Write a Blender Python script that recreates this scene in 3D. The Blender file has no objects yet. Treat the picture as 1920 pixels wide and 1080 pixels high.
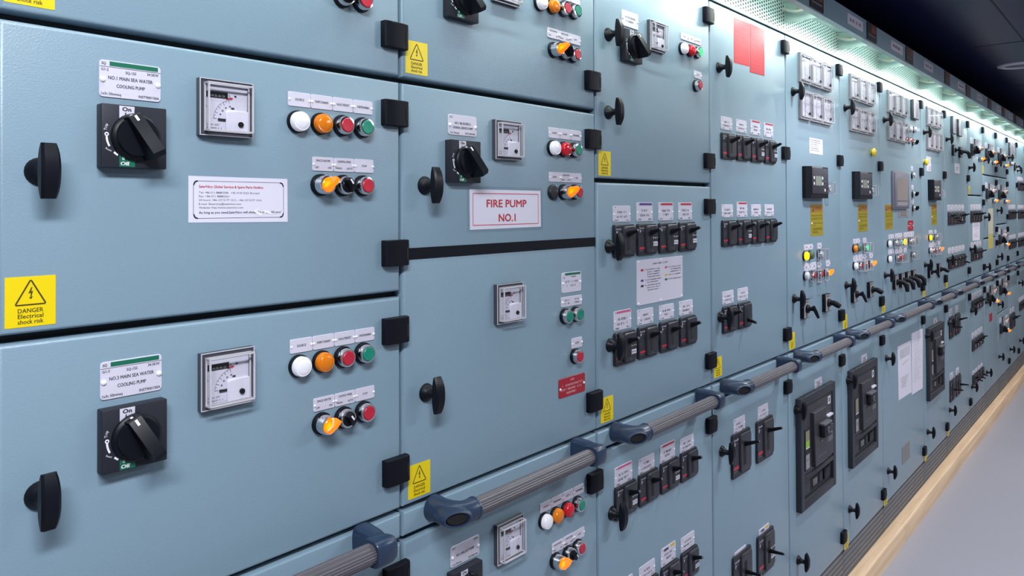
# Ship's main switchboard room: one long row of blue-grey cubicles seen at an angle.
# Wall plane of the doors is y = 0, the aisle is y < 0, x runs along the row, z is height above the eye (floor at FLOOR).
import bpy, bmesh, math, random
from mathutils import Vector, Matrix

C = bpy.context.scene.collection
R = math.radians

# ------------------------------------------------------------------ camera
FPX, YAW, PITCH, ROLL, CY = 1390.0, 0.85503, 0.01074, -0.00489, 374.18
S = 1.003
fw = Vector((math.sin(YAW)*math.cos(PITCH), math.cos(YAW)*math.cos(PITCH), math.sin(PITCH)))
rt0 = Vector((math.cos(YAW), -math.sin(YAW), 0)); up0 = rt0.cross(fw)
rt = rt0*math.cos(ROLL)+up0*math.sin(ROLL); up = -rt0*math.sin(ROLL)+up0*math.cos(ROLL)
cam_d = bpy.data.cameras.new('camera'); cam = bpy.data.objects.new('camera', cam_d); C.objects.link(cam)
M = Matrix.Identity(4)
for i in range(3):
    M[i][0], M[i][1], M[i][2] = rt[i], up[i], -fw[i]
M[1][3] = -S
cam.matrix_world = M
cam_d.sensor_width = 36; cam_d.lens = FPX/1920*36; cam_d.shift_y = -(540-CY)/1920; cam_d.clip_start = 0.02
bpy.context.scene.camera = cam

def P(px, py, d=0.0):
    """point of the plane y = -d that the photograph shows at (px, py)"""
    v = fw+rt*((px-960)/FPX)-up*((py-CY)/FPX)
    t = (S-d)/v.y
    return v.x*t, v.z*t

SEAM = [0.2515, 0.8566, 1.4566, 2.0566, 2.6566, 3.2566, 3.8566, 4.6802, 5.2802, 6.0488, 6.6488, 7.2488, 7.8488, 8.4488, 9.0488, 9.6488]
FLOOR, CEIL = -1.655, 0.90
ZT, ZA, ZB, ZC, ZC2, ZD, ZK = 0.6235, 0.2265, -0.1507, -0.530, -0.581, -1.446, -1.565

# ------------------------------------------------------------------ materials
MATS = {}
def mat(name, col, rough=0.5, metal=0.0, emit=0.0, ecol=None, spec=0.5, bump=0.0, bscale=300, coat=0.0, var=0.0, vscale=2.0):
    m = bpy.data.materials.new(name); m.use_nodes = True
    nt = m.node_tree; b = nt.nodes['Principled BSDF']
    b.inputs['Base Color'].default_value = (*col, 1); b.inputs['Roughness'].default_value = rough
    b.inputs['Metallic'].default_value = metal; b.inputs['Specular IOR Level'].default_value = spec
    b.inputs['Coat Weight'].default_value = coat
    if emit:
        b.inputs['Emission Color'].default_value = (*(ecol or col), 1); b.inputs['Emission Strength'].default_value = emit
    if bump or var:
        tc = nt.nodes.new('ShaderNodeTexCoord')
    if bump:
        n = nt.nodes.new('ShaderNodeTexNoise'); n.inputs['Scale'].default_value = bscale; n.inputs['Detail'].default_value = 2
        bp = nt.nodes.new('ShaderNodeBump'); bp.inputs['Strength'].default_value = bump; bp.inputs['Distance'].default_value = 0.001
        nt.links.new(tc.outputs['Object'], n.inputs['Vector']); nt.links.new(n.outputs['Fac'], bp.inputs['Height'])
        nt.links.new(bp.outputs['Normal'], b.inputs['Normal'])
    if var:
        n2 = nt.nodes.new('ShaderNodeTexNoise'); n2.inputs['Scale'].default_value = vscale; n2.inputs['Detail'].default_value = 4
        mx = nt.nodes.new('ShaderNodeMix'); mx.data_type = 'RGBA'
        mx.inputs['A'].default_value = (*[c*(1-var) for c in col], 1); mx.inputs['B'].default_value = (*[min(1, c*(1+var)) for c in col], 1)
        nt.links.new(tc.outputs['Object'], n2.inputs['Vector']); nt.links.new(n2.outputs['Fac'], mx.inputs['Factor'])
        nt.links.new(mx.outputs['Result'], b.inputs['Base Color'])
    MATS[name] = m
    return m

mat('paint', (0.194, 0.286, 0.358), 0.38, bump=0.32, bscale=420, spec=0.5, coat=0.16)
MATS['paint'].node_tree.nodes['Principled BSDF'].inputs['Coat Roughness'].default_value = 0.30
mat('canopy_paint', (0.40, 0.52, 0.47), 0.45)
mat('gasket_shade', (0.012, 0.02, 0.024), 0.7)  # black gasket, plus door groove shade put into the colour of the whole carcass
mat('black', (0.004, 0.005, 0.009), 0.40, spec=0.20)
mat('soft_black', (0.009, 0.010, 0.015), 0.5, spec=0.3)
mat('hinge_black', (0.004, 0.0045, 0.009), 0.5, spec=0.15)
mat('dark_grey', (0.018, 0.020, 0.029), 0.48, spec=0.25)
mat('key_grey', (0.036, 0.036, 0.050), 0.45, spec=0.3)
mat('mid_grey', (0.10, 0.10, 0.12), 0.45)
mat('breaker_black', (0.016, 0.017, 0.025), 0.42, spec=0.35)
mat('breaker_raise', (0.027, 0.028, 0.039), 0.40, spec=0.35)
mat('slot', (0.003, 0.003, 0.004), 0.8)
mat('white_plastic', (0.62, 0.60, 0.70), 0.35)
mat('plate_white', (0.57, 0.545, 0.65), 0.38)
mat('paper', (0.62, 0.60, 0.71), 0.6)
mat('print', (0.02, 0.02, 0.03), 0.6)
mat('soft_print', (0.12, 0.11, 0.15), 0.6)
mat('green_bar', (0.005, 0.125, 0.07), 0.4)
mat('red_bar', (0.42, 0.02, 0.045), 0.4)
mat('pink_bar', (0.50, 0.10, 0.20), 0.4)
mat('purple_bar', (0.10, 0.04, 0.22), 0.4)
mat('navy_bar', (0.02, 0.015, 0.06), 0.4)
mat('yellow_bar', (0.62, 0.42, 0.03), 0.4)
mat('chrome', (0.72, 0.72, 0.74), 0.12, metal=1.0)
mat('screw_white', (0.80, 0.78, 0.84), 0.25)
mat('sign_yellow', (0.72, 0.54, 0.0), 0.38)
mat('sign_ink', (0.05, 0.03, 0.005), 0.5)
mat('ink_red', (0.48, 0.02, 0.035), 0.5)
mat('notice_red', (0.50, 0.004, 0.022), 0.4)
mat('notice_pink', (0.56, 0.045, 0.07), 0.5)
mat('plate_red', (0.32, 0.008, 0.022), 0.4)
mat('plate_red_text', (0.72, 0.45, 0.48), 0.5)
mat('cap_red', (0.43, 0.012, 0.035), 0.35)
mat('cap_green', (0.004, 0.20, 0.13), 0.35)
mat('cap_green_lit', (0.02, 0.55, 0.12), 0.3, emit=1.1, ecol=(0.06, 0.85, 0.22))
mat('lens_white', (0.60, 0.60, 0.66), 0.22, emit=0.20, ecol=(0.92, 0.90, 1.0))
mat('lens_white_off', (0.55, 0.53, 0.58), 0.2)
mat('lens_amber', (0.62, 0.16, 0.003), 0.18, emit=0.04, ecol=(1.0, 0.25, 0.0))
mat('lens_red', (0.50, 0.008, 0.02), 0.16)
mat('lens_green_dark', (0.06, 0.11, 0.07), 0.2)
mat('lens_yellow_lit', (0.9, 0.6, 0.0), 0.2, emit=2.2, ecol=(1.0, 0.36, 0.0))
mat('lit_orange_flat', (0.9, 0.25, 0.02), 0.25, emit=1.0, ecol=(1.0, 0.26, 0.02))
mat('emergency_yellow', (0.75, 0.52, 0.02), 0.3)
mat('rail_blue', (0.018, 0.034, 0.072), 0.33)
mat('rail_tube', (0.085, 0.077, 0.092), 0.38)
mat('vent_grey', (0.14, 0.14, 0.15), 0.5)
mat('tape_black', (0.004, 0.005, 0.010), 0.55, spec=0.15)
mat('lcd', (0.22, 0.24, 0.20), 0.25)
mat('hmi_grey', (0.15, 0.15, 0.20), 0.4)
mat('hmi_screen', (0.28, 0.24, 0.24), 0.15)
mat('label_ochre', (0.30, 0.235, 0.015), 0.35)
mat('label_orange', (0.32, 0.15, 0.022), 0.35)
mat('ink_brown', (0.10, 0.045, 0.015), 0.5)
mat('ink_olive', (0.17, 0.14, 0.006), 0.5)
mat('lime', (0.22, 0.42, 0.02), 0.35)
mat('acb_face', (0.030, 0.031, 0.041), 0.45, spec=0.4)
mat('acb_frame', (0.024, 0.026, 0.036), 0.5, spec=0.35)
mat('sticker_grey', (0.24, 0.23, 0.25), 0.45)
mat('khaki', (0.20, 0.19, 0.13), 0.45)
mat('cable', (0.68, 0.64, 0.57), 0.5)
mat('brass', (0.50, 0.48, 0.20), 0.35, metal=0.6)
mat('floor_paint', (0.275, 0.272, 0.325), 0.42, var=0.05, vscale=1.3, bump=0.05, bscale=60)
mat('navy_ceiling', (0.009, 0.012, 0.056), 0.30, spec=0.16, var=0.15, vscale=0.9)
mat('ceiling_seam', (0.004, 0.005, 0.012), 0.6)
mat('room_wall', (0.32, 0.315, 0.31), 0.6)
mat('tape_cream', (0.48, 0.46, 0.36), 0.5)
mat('tape_yellow', (0.46, 0.38, 0.10), 0.5)
mat('card_black', (0.012, 0.008, 0.010), 0.4)
mat('card_orange', (0.15, 0.03, 0.01), 0.5)
mat('tube_glow', (0.9, 1.0, 0.95), 0.4, emit=9.0, ecol=(0.90, 1.0, 0.93))
mat('panel_glow', (1, 1, 1), 0.4, emit=5.0, ecol=(0.93, 0.95, 1.0))
mat('grey_plate', (0.20, 0.19, 0.20), 0.5)
mat('copper', (0.35, 0.27, 0.20), 0.3, metal=0.7)

def clear_mat(name, tint, mixv, rough):
    m = bpy.data.materials.new(name); m.use_nodes = True; nt = m.node_tree
    nt.nodes.remove(nt.nodes['Principled BSDF'])
    tr = nt.nodes.new('ShaderNodeBsdfTransparent'); tr.inputs[0].default_value = (*tint, 1)
    gl = nt.nodes.new('ShaderNodeBsdfGlossy'); gl.inputs['Roughness'].default_value = rough
    fr = nt.nodes.new('ShaderNodeLayerWeight'); fr.inputs['Blend'].default_value = 0.5
    pw = nt.nodes.new('ShaderNodeMath'); pw.operation = 'POWER'; pw.inputs[1].default_value = 4.0; nt.links.new(fr.outputs['Facing'], pw.inputs[0])
    sc_ = nt.nodes.new('ShaderNodeMath'); sc_.operation = 'MULTIPLY'; sc_.inputs[1].default_value = 0.5; nt.links.new(pw.outputs[0], sc_.inputs[0])
    ad = nt.nodes.new('ShaderNodeMath'); ad.operation = 'ADD'; ad.inputs[1].default_value = mixv
    mx = nt.nodes.new('ShaderNodeMixShader')
    nt.links.new(sc_.outputs[0], ad.inputs[0]); nt.links.new(ad.outputs[0], mx.inputs[0])
    nt.links.new(tr.outputs[0], mx.inputs[1]); nt.links.new(gl.outputs[0], mx.inputs[2])
    nt.links.new(mx.outputs[0], nt.nodes['Material Output'].inputs[0]); MATS[name] = m
clear_mat('clear', (0.985, 0.985, 0.99), 0.03, 0.05)
clear_mat('laminate', (0.93, 0.95, 0.95), 0.03, 0.2)
mat('clear_edge_glint', (0.50, 0.48, 0.53), 0.15, spec=0.8)  # pale colour paints in the glint along bezel rims and clear cover edges
mat('smoke_edge', (0.05, 0.05, 0.065), 0.25)

def lamp_orange():
    # an illuminated moulded knob: the bulb sits behind its middle, so the middle glows yellow and the rim orange
    m = bpy.data.materials.new('lit_orange'); m.use_nodes = True; nt = m.node_tree; b = nt.nodes['Principled BSDF']
    b.inputs['Base Color'].default_value = (0.65, 0.13, 0.002, 1); b.inputs['Roughness'].default_value = 0.2
    tc = nt.nodes.new('ShaderNodeTexCoord'); ln = nt.nodes.new('ShaderNodeVectorMath'); ln.operation = 'LENGTH'
    sb = nt.nodes.new('ShaderNodeVectorMath'); sb.operation = 'SUBTRACT'; sb.inputs[1].default_value = (-0.003, -0.018, 0.0)
    rp = nt.nodes.new('ShaderNodeValToRGB'); rp.color_ramp.elements[0].position = 0.10; rp.color_ramp.elements[1].position = 0.50
    rp.color_ramp.elements[0].color = (1.0, 0.52, 0.0, 1); rp.color_ramp.elements[1].color = (1.0, 0.17, 0.0, 1)
    ml = nt.nodes.new('ShaderNodeMath'); ml.operation = 'MULTIPLY'; ml.inputs[1].default_value = 55
    nt.links.new(tc.outputs['Object'], sb.inputs[0]); nt.links.new(sb.outputs[0], ln.inputs[0]); nt.links.new(ln.outputs['Value'], ml.inputs[0])
    nt.links.new(ml.outputs[0], rp.inputs[0]); nt.links.new(rp.outputs[0], b.inputs['Emission Color'])
    b.inputs['Emission Strength'].default_value = 1.15; MATS['lit_orange'] = m
lamp_orange()

def perforated():
    m = bpy.data.materials.new('perforated_sheet'); m.use_nodes = True; nt = m.node_tree; b = nt.nodes['Principled BSDF']
    b.inputs['Roughness'].default_value = 0.45
    tc = nt.nodes.new('ShaderNodeTexCoord')
    sp = nt.nodes.new('ShaderNodeSeparateXYZ'); nt.links.new(tc.outputs['Object'], sp.inputs[0])
    def mth(op, a, c=None):
        n = nt.nodes.new('ShaderNodeMath'); n.operation = op
        for i, v in ((0, a), (1, c)):
            if v is None: continue
            if isinstance(v, (int, float)): n.inputs[i].default_value = v
            else: nt.links.new(v, n.inputs[i])
        return n.outputs[0]
    def grid(off):
        u = mth('SUBTRACT', mth('FRACT', mth('ADD', mth('DIVIDE', sp.outputs['X'], 0.038), off)), 0.5)
        w = mth('SUBTRACT', mth('FRACT', mth('ADD', mth('DIVIDE', sp.outputs['Z'], 0.0125), off)), 0.5)
        return mth('LESS_THAN', mth('ADD', mth('MULTIPLY', mth('MULTIPLY', u, u), 32.0), mth('MULTIPLY', mth('MULTIPLY', w, w), 8.4)), 1.0)
    h = mth('MAXIMUM', grid(0.0), grid(0.5))
    mx = nt.nodes.new('ShaderNodeMix'); mx.data_type = 'RGBA'
    mx.inputs['A'].default_value = (0.55, 0.66, 0.61, 1); mx.inputs['B'].default_value = (0.008, 0.009, 0.010, 1)
    nt.links.new(h, mx.inputs['Factor']); nt.links.new(mx.outputs['Result'], b.inputs['Base Color']); MATS['perforated_sheet'] = m
perforated()

def wood():
    m = bpy.data.materials.new('wood'); m.use_nodes = True; nt = m.node_tree; b = nt.nodes['Principled BSDF']
    b.inputs['Roughness'].default_value = 0.5
    tc = nt.nodes.new('ShaderNodeTexCoord'); mp = nt.nodes.new('ShaderNodeMapping'); mp.inputs['Scale'].default_value = (1.2, 26, 26)
    n = nt.nodes.new('ShaderNodeTexNoise'); n.inputs['Scale'].default_value = 1.6; n.inputs['Detail'].default_value = 6
    rp = nt.nodes.new('ShaderNodeValToRGB'); rp.color_ramp.elements[0].position = 0.3; rp.color_ramp.elements[1].position = 0.72
    rp.color_ramp.elements[0].color = (0.58, 0.40, 0.25, 1); rp.color_ramp.elements[1].color = (0.74, 0.55, 0.37, 1)
    nt.links.new(tc.outputs['Object'], mp.inputs[0]); nt.links.new(mp.outputs[0], n.inputs['Vector'])
    nt.links.new(n.outputs['Fac'], rp.inputs[0]); nt.links.new(rp.outputs[0], b.inputs['Base Color']); MATS['wood'] = m
wood()

# ------------------------------------------------------------------ geometry collector
TXT = {}
def textgeo(s):
    if s not in TXT:
        cu = bpy.data.curves.new('t', 'FONT'); cu.body = s; cu.resolution_u = 2; cu.size = 1.0
        ob = bpy.data.objects.new('t', cu); C.objects.link(ob)
        dg = bpy.context.evaluated_depsgraph_get(); me = bpy.data.meshes.new_from_object(ob.evaluated_get(dg))
        vs = [(v.co.x, v.co.y) for v in me.vertices]; fs = [tuple(p.vertices) for p in me.polygons]
        bpy.data.objects.remove(ob); bpy.data.meshes.remove(me); bpy.data.curves.remove(cu)
        x0 = min((v[0] for v in vs), default=0); x1 = max((v[0] for v in vs), default=1)
        TXT[s] = ([(v[0]-x0, v[1]) for v in vs], fs, x1-x0)
    return TXT[s]

class G:
    def __init__(self): self.v = []; self.f = []; self.m = []; self.names = []
    def mi(self, name):
        if name not in self.names: self.names.append(name)
        return self.names.index(name)
    def add(self, vs, fs, m):
        o = len(self.v); k = self.mi(m); self.v += [tuple(p) for p in vs]
        for f in fs: self.f.append(tuple(i+o for i in f)); self.m.append(k)
        return self
    def box(self, x0, x1, y0, y1, z0, z1, m, c=0.0):
        if c <= 0:
            vs = [(x, y, z) for x in (x0, x1) for y in (y0, y1) for z in (z0, z1)]
            return self.add(vs, [(0, 1, 3, 2), (4, 6, 7, 5), (0, 4, 5, 1), (2, 3, 7, 6), (0, 2, 6, 4), (1, 5, 7, 3)], m)
        bm = bmesh.new(); bmesh.ops.create_cube(bm, size=1.0)
        for v in bm.verts: v.co = Vector(((x0+x1)/2+v.co.x*(x1-x0), (y0+y1)/2+v.co.y*(y1-y0), (z0+z1)/2+v.co.z*(z1-z0)))
        bmesh.ops.bevel(bm, geom=list(bm.edges), offset=c, segments=2, profile=0.5, affect='EDGES', clamp_overlap=True)
        return self.bm(bm, m)
    def bm(self, bm, m):
        bm.verts.index_update(); self.add([v.co[:] for v in bm.verts], [[v.index for v in f.verts] for f in bm.faces], m); bm.free(); return self
    def prism(self, poly, y0, y1, m, c=0.0):
        """polygon of (x, z), counter-clockwise seen from the aisle, from depth y0 (back) to y1 (front, smaller)"""
        n = len(poly); cx = sum(p[0] for p in poly)/n; cz = sum(p[1] for p in poly)/n
        if c:
            w = max(p[0] for p in poly)-min(p[0] for p in poly); h = max(p[1] for p in poly)-min(p[1] for p in poly)
            pin = [(cx+(x-cx)*(1-2*c/w), cz+(z-cz)*(1-2*c/h)) for x, z in poly]
            vs = [(x, y0, z) for x, z in poly]+[(x, y1+c, z) for x, z in poly]+[(x, y1, z) for x, z in pin]
            fs = [(i, (i+1) % n, n+(i+1) % n, n+i) for i in range(n)]+[(n+i, n+(i+1) % n, 2*n+(i+1) % n, 2*n+i) for i in range(n)]+[tuple(range(2*n, 3*n))]
        else:
            vs = [(x, y0, z) for x, z in poly]+[(x, y1, z) for x, z in poly]
            fs = [(i, (i+1) % n, n+(i+1) % n, n+i) for i in range(n)]+[tuple(range(n, 2*n))]
        return self.add(vs, fs, m)
    def rr(self, x, z, w, h, r, y0, y1, m, c=0.0, seg=3):
        pts = []
        for cx, cz, a in ((w/2-r, -h/2+r, -90), (w/2-r, h/2-r, 0), (-w/2+r, h/2-r, 90), (-w/2+r, -h/2+r, 180)):
            for k in range(seg+1):
                t = R(a+90*k/seg); pts.append((x+cx+r*math.cos(t), z+cz+r*math.sin(t)))
        return self.prism(pts, y0, y1, m, c)
    def lathe(self, prof, m, n=24, x=0.0, z=0.0, sx=1.0, sz=1.0, cap=True):
        """profile of (radius, depth) turned about the outward axis"""
        vs = []; fs = []
        for r, d in prof:
            for k in range(n):
                t = 2*math.pi*k/n; vs.append((x+r*sx*math.cos(t), -d, z+r*sz*math.sin(t)))
        for j in range(len(prof)-1):
            for k in range(n):
                fs.append((j*n+k, j*n+(k+1) % n, (j+1)*n+(k+1) % n, (j+1)*n+k))
        if cap and prof[-1][0] > 1e-6: fs.append(tuple(range((len(prof)-1)*n, len(prof)*n)))
        return self.add(vs, fs, m)
    def quad(self, x0, x1, z0, z1, y, m): return self.add([(x0, y, z0), (x1, y, z0), (x1, y, z1), (x0, y, z1)], [(0, 1, 2, 3)], m)
    def poly(self, pts, y, m): return self.add([(x, y, z) for x, z in pts], [tuple(range(len(pts)))], m)
    def line(self, pts, w, y, m):
        for (ax, az), (bx, bz) in zip(pts, pts[1:]):
            d = math.hypot(bx-ax, bz-az) or 1; nx, nz = -(bz-az)/d*w/2, (bx-ax)/d*w/2
            self.poly([(ax+nx, az+nz), (ax-nx, az-nz), (bx-nx, bz-nz), (bx+nx, bz+nz)], y, m)
        return self
    def text(self, s, x, z, h, y, m, al='c', w=None, mx=None, rot=0, bold=0.0):
        if bold:
            for q in (-bold, bold): self.text(s, x+q*h, z, h, y, m, al, w, mx, rot)
            self.text(s, x, z+bold*h, h, y-.00001, m, al, w, mx, rot)
        vs, fs, tw = textgeo(s); k = h/0.72; kx = k*0.9 if w is None else w/tw
        if mx and tw*kx > mx: kx = mx/tw
        ox = {'c': -tw*kx/2, 'l': 0, 'r': -tw*kx}[al]; c, q = math.cos(R(rot)), math.sin(R(rot))
        pts = []
        for a, b in vs:
            px, pz = a*kx+ox, b*k-h/2; pts.append((x+px*c-pz*q, y, z+px*q+pz*c))
        return self.add(pts, fs, m)
    def scrib(self, x0, x1, z, h, y, m, rnd, dens=0.82):
        """worn, unreadable small lettering: strokes of letter size with word gaps"""
        x = x0; cw = h*0.62
        while x+cw*0.7 < x1:
            if rnd.random() < dens:
                k = rnd.random(); st = h*0.16
                self.quad(x, x+st, z-h/2, z+h/2, y, m)
                if k < .6: self.quad(x, x+cw*.7, z+h/2-st, z+h/2, y, m)
                if k > .35: self.quad(x, x+cw*.7, z-st/2, z+st/2, y, m)
                if k > .7 or k < .2: self.quad(x+cw*.7-st, x+cw*.7, z-h/2, z+h/2*(1 if k > .85 else .1), y, m)
            x += cw
        return self
    def tube(self, path, rad, m, n=12, flute=0, cap=True, sq=1.0):
        """round bar along a 3-D path; rad is one radius or one (ru, rv) per point"""
        vs = []; fs = []; N = len(path); path = [Vector(p) for p in path]
        for i, p in enumerate(path):
            t = (path[min(i+1, N-1)]-path[max(i-1, 0)]).normalized()
            u = t.cross(Vector((0, 0, 1)))
            u = u.normalized() if u.length > 1e-4 else Vector((1, 0, 0)); w = u.cross(t)
            rr_ = rad[i] if isinstance(rad, list) else rad
            ru, rv = rr_ if isinstance(rr_, tuple) else (rr_, rr_)
            for k in range(n):
                a = 2*math.pi*k/n; q = 1-(flute if (flute and k % 2) else 0)
                ca, sa = math.cos(a), math.sin(a)
                if sq != 1.0: ca, sa = math.copysign(abs(ca)**sq, ca), math.copysign(abs(sa)**sq, sa)
                vs.append(p+u*ru*q*ca+w*rv*q*sa)
        for j in range(N-1):
            for k in range(n): fs.append((j*n+k, j*n+(k+1) % n, (j+1)*n+(k+1) % n, (j+1)*n+k))
        if cap: fs += [tuple(range(n-1, -1, -1)), tuple(range((N-1)*n, N*n))]
        return self.add(vs, fs, m)
    def mesh(self, name, smooth=True, ang=38):
        me = bpy.data.meshes.new(name); me.from_pydata(self.v, [], self.f)
        for nm in self.names: me.materials.append(MATS[nm])
        me.polygons.foreach_set('material_index', self.m)
        bm = bmesh.new(); bm.from_mesh(me); bmesh.ops.recalc_face_normals(bm, faces=bm.faces) if False else None; bm.free()
        me.update()
        if smooth:
            me.shade_smooth(); me.set_sharp_from_angle(angle=R(ang))
        return me

PROTO = {}
def shape(key, fn, name=None):
    """one mesh per kind of part, shared by its repeats"""
    if key not in PROTO:
        g = G(); fn(g); PROTO[key] = g.mesh(name or str(key if isinstance(key, str) else key[0]))
    return PROTO[key]
def put(name, me, parent=None, loc=(0, 0, 0), label=None):
    o = bpy.data.objects.new(name, me); C.objects.link(o); o.location = loc
    if parent is not None: o.parent = parent
    if label: o['label'] = label
    return o
def tag(o, label, cat, group=None):
    o['label'] = label; o['category'] = cat
    if group: o['group'] = group
    return o
def empty(name, loc, label, cat, group=None):
    o = bpy.data.objects.new(name, None); C.objects.link(o); o.location = loc; o.empty_display_size = 0.02
    return tag(o, label, cat, group)
def structure(name, me, loc=(0, 0, 0)):
    o = put(name, me, None, loc); o['kind'] = 'structure'; return o

ORD = ['first', 'second', 'third', 'fourth', 'fifth', 'sixth', 'seventh']
exec_rnd = random.Random(5)

# ------------------------------------------------------------------ device makers (local x right, z up, -y out of the door)
def P_collar(g): g.lathe([(0.0176, 0), (0.0176, 0.0050), (0.0166, 0.0064), (0.010, 0.0062)], 'black')
def P_bezel(g): g.lathe([(0.0150, 0.004), (0.0150, 0.0140), (0.0142, 0.0165), (0.0120, 0.0168), (0.0116, 0.0150), (0.0, 0.0148)], 'chrome', n=28)

def pilot(X, Z, mt, label, group=None):
    t = empty('pilot_lamp', (X, 0, Z), label, 'indicator light', group)
    put('collar', shape('collar', P_collar), t)
    put('lens', shape(('lens', mt), lambda g: g.lathe([(0.0154, 0.0045), (0.0154, 0.0125), (0.0147, 0.0150), (0.0138, 0.0162), (0.0125, 0.0160), (0.0118, 0.0168), (0.0070, 0.0182), (0, 0.0186)], mt, n=28)), t)
    return t
def button(X, Z, mt, label, group=None, name='push_button'):
    t = empty(name, (X, 0, Z), label, 'button', group)
    put('collar', shape('collar', P_collar), t); put('bezel', shape('bezel', P_bezel), t)
    put('cap', shape(('cap', mt), lambda g: g.lathe([(0.0114, 0.014), (0.0114, 0.0178), (0.0104, 0.0186), (0, 0.0184)], mt)), t)
    return t
def fin(g, mt, ang, mark):
    c, s = math.cos(R(ang)), math.sin(R(ang))
    def rot(x, z): return x*c-z*s, x*s+z*c
    prof = [(-0.0108, 0.016), (-0.0108, 0.024), (0.002, 0.033), (0.0125, 0.034), (0.0135, 0.026), (0.0112, 0.016)]
    vs = []
    for sx in (-0.0042, 0.0042):
        for z, d in prof:
            x, zz = rot(sx*(1 if d < .03 else .75), z); vs.append((x, -d, zz))
    n = len(prof); fs = [tuple(range(n)), tuple(range(2*n-1, n-1, -1))]+[(i, n+i, n+(i+1) % n, (i+1) % n) for i in range(n)]
    g.add(vs, fs, mt)
    if mark:
        q = []
        for sx, z, d in ((-.0014, .003, .0336), (.0014, .003, .0336), (.0014, .0125, .0345), (-.0014, .0125, .0345)):
            x, zz = rot(sx, z); q.append((x, -d, zz))
        g.add(q, [(0, 1, 2, 3)], 'screw_white')
def selector(X, Z, mt, label, ang=40, group=None):
    t = empty('selector_switch', (X, 0, Z), label, 'switch', group)
    put('collar', shape('collar', P_collar), t); dy = 0
    if mt == 'lit_orange':
        dy = -.007; put('bezel', shape('long_bezel', lambda g: g.lathe([(0.0150, 0.004), (0.0150, 0.0210), (0.0142, 0.0235), (0.0120, 0.0238), (0.0116, 0.0220), (0.0, 0.0218)], 'chrome', n=28), 'bezel'), t)
    else: put('bezel', shape('bezel', P_bezel), t)
    def kn(g):
        g.lathe([(0.0114, 0.014), (0.0114, 0.0180), (0.0100, 0.0192), (0, 0.0192)], mt); fin(g, mt, ang, mt == 'black')
    put('knob', shape(('selector_knob', mt, ang), kn), t, (0, dy, 0))
    return t
def blank(X, Z, label):
    return tag(put('blanking_plug', shape('plug', lambda g: g.lathe([(0.0165, 0), (0.0165, 0.004), (0.0135, 0.0075), (0, 0.008)], 'soft_black')), None, (X, 0, Z)), label, 'plug')
def guarded(X, Z, mt, label, n=1, group=None):
    """push buttons under one clear hinged cover"""
    t = empty('guarded_button', (X, 0, Z), label, 'button', group)
    w = 0.036*n; h = 0.044
    for i in range(n):
        ox = (i-(n-1)/2)*0.034
        if i == 0: put('collar', shape('collar', P_collar), t, (ox, 0, 0))
        put('bezel', shape('bezel', P_bezel), t, (ox, 0, 0))
        put('cap', shape(('cap', mt), lambda g: g.lathe([(0.0114, 0.014), (0.0114, 0.0178), (0.0104, 0.0186), (0, 0.0184)], mt)), t, (ox, 0, 0))
    def cv(g):
        g.box(-w/2, w/2, -0.006, -0.034, -h/2, h/2, 'clear')
        e = 0.0022
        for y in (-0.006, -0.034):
            for z in (-h/2, h/2): g.box(-w/2, w/2, y-e/2, y+e/2, z-e/2, z+e/2, 'clear_edge_glint')
            for x in (-w/2, w/2): g.box(x-e/2, x+e/2, y-e/2, y+e/2, -h/2, h/2, 'clear_edge_glint')
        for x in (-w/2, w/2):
            for z in (-h/2, h/2): g.box(x-e/2, x+e/2, -0.034, -0.006, z-e/2, z+e/2, 'clear_edge_glint')
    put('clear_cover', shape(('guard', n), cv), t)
    return t

def screw(t, x, z, y=-0.0016, r=0.0030):
    put('screw', shape(('screw', r), lambda g: g.lathe([(r, 0), (r*.9, r*.45), (r*.5, r*.75), (0, r*.85)], 'screw_white', n=10)), t, (x, y, z))
PN = [0]
def plate(X, Z, w, h, lines, label, cat='name plate', group=None, bar=None, name='name_plate', base='plate_white', ink='print', screws=True, sr=0.003, corner=None, bars2=False):
    """engraved plate; lines: list of (text or None, x, z, height, align) in fractions of the plate"""
    g = G(); th = 0.0016; y = -th-0.0002; rnd = random.Random(PN[0]); PN[0] += 1
    g.rr(0, 0, w, h, min(0.0045, h*.12), 0, -th, base, c=0.0004)
    if bar:
        g.quad(-w*.34, w*.45, h*.355, h*.475, y, bar)
    if bars2:
        g.quad(-w*.30, w*.0, h*.28, h*.41, y, 'navy_bar'); g.quad(w*.14, w*.42, h*.30, h*.46, y, 'yellow_bar')
    for s, fx, fz, fh, al, *mxw in lines:
        if s is None:
            ww = mxw[0]*w; x0 = {'c': fx*w-ww/2, 'l': fx*w, 'r': fx*w-ww}[al]
            g.scrib(x0, x0+ww, fz*h, fh*h, y, ink, rnd)
        elif s == '-': g.quad(-w*.495, w*.495, fz*h-0.0003, fz*h+0.0003, y, ink)
        else: g.text(s, fx*w, fz*h, fh*h, y, ink, al, mx=(mxw[0]*w if mxw else None), bold=.028)
    o = put(name, g.mesh(name, smooth=False), None, (X, 0, Z)); tag(o, label, cat, group)
    if screws:
        screw(o, -w*.45, -h*.03, r=sr); screw(o, w*.45, -h*.03, r=sr)
    return o
def rect4(tl, tr, br, bl, d=0.0):
    a, b, c, e = P(*tl, d), P(*tr, d), P(*br, d), P(*bl, d)
    return (a[0]+b[0]+c[0]+e[0])/4, (a[1]+b[1]+c[1]+e[1])/4, (b[0]+c[0]-a[0]-e[0])/2, (a[1]+b[1]-c[1]-e[1])/2
def strip(tl, tr, br, bl, items, where, group):
    X, Z, w, h = rect4(tl, tr, br, bl); n = len(items); pw = w/n
    for i, (ls, what) in enumerate(items):
        plate(X-w/2+pw*(i+.5), Z, pw-0.0008, h, ls, f'{what} {where}', 'label plate', group, sr=min(0.0026, h*.1))

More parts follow.
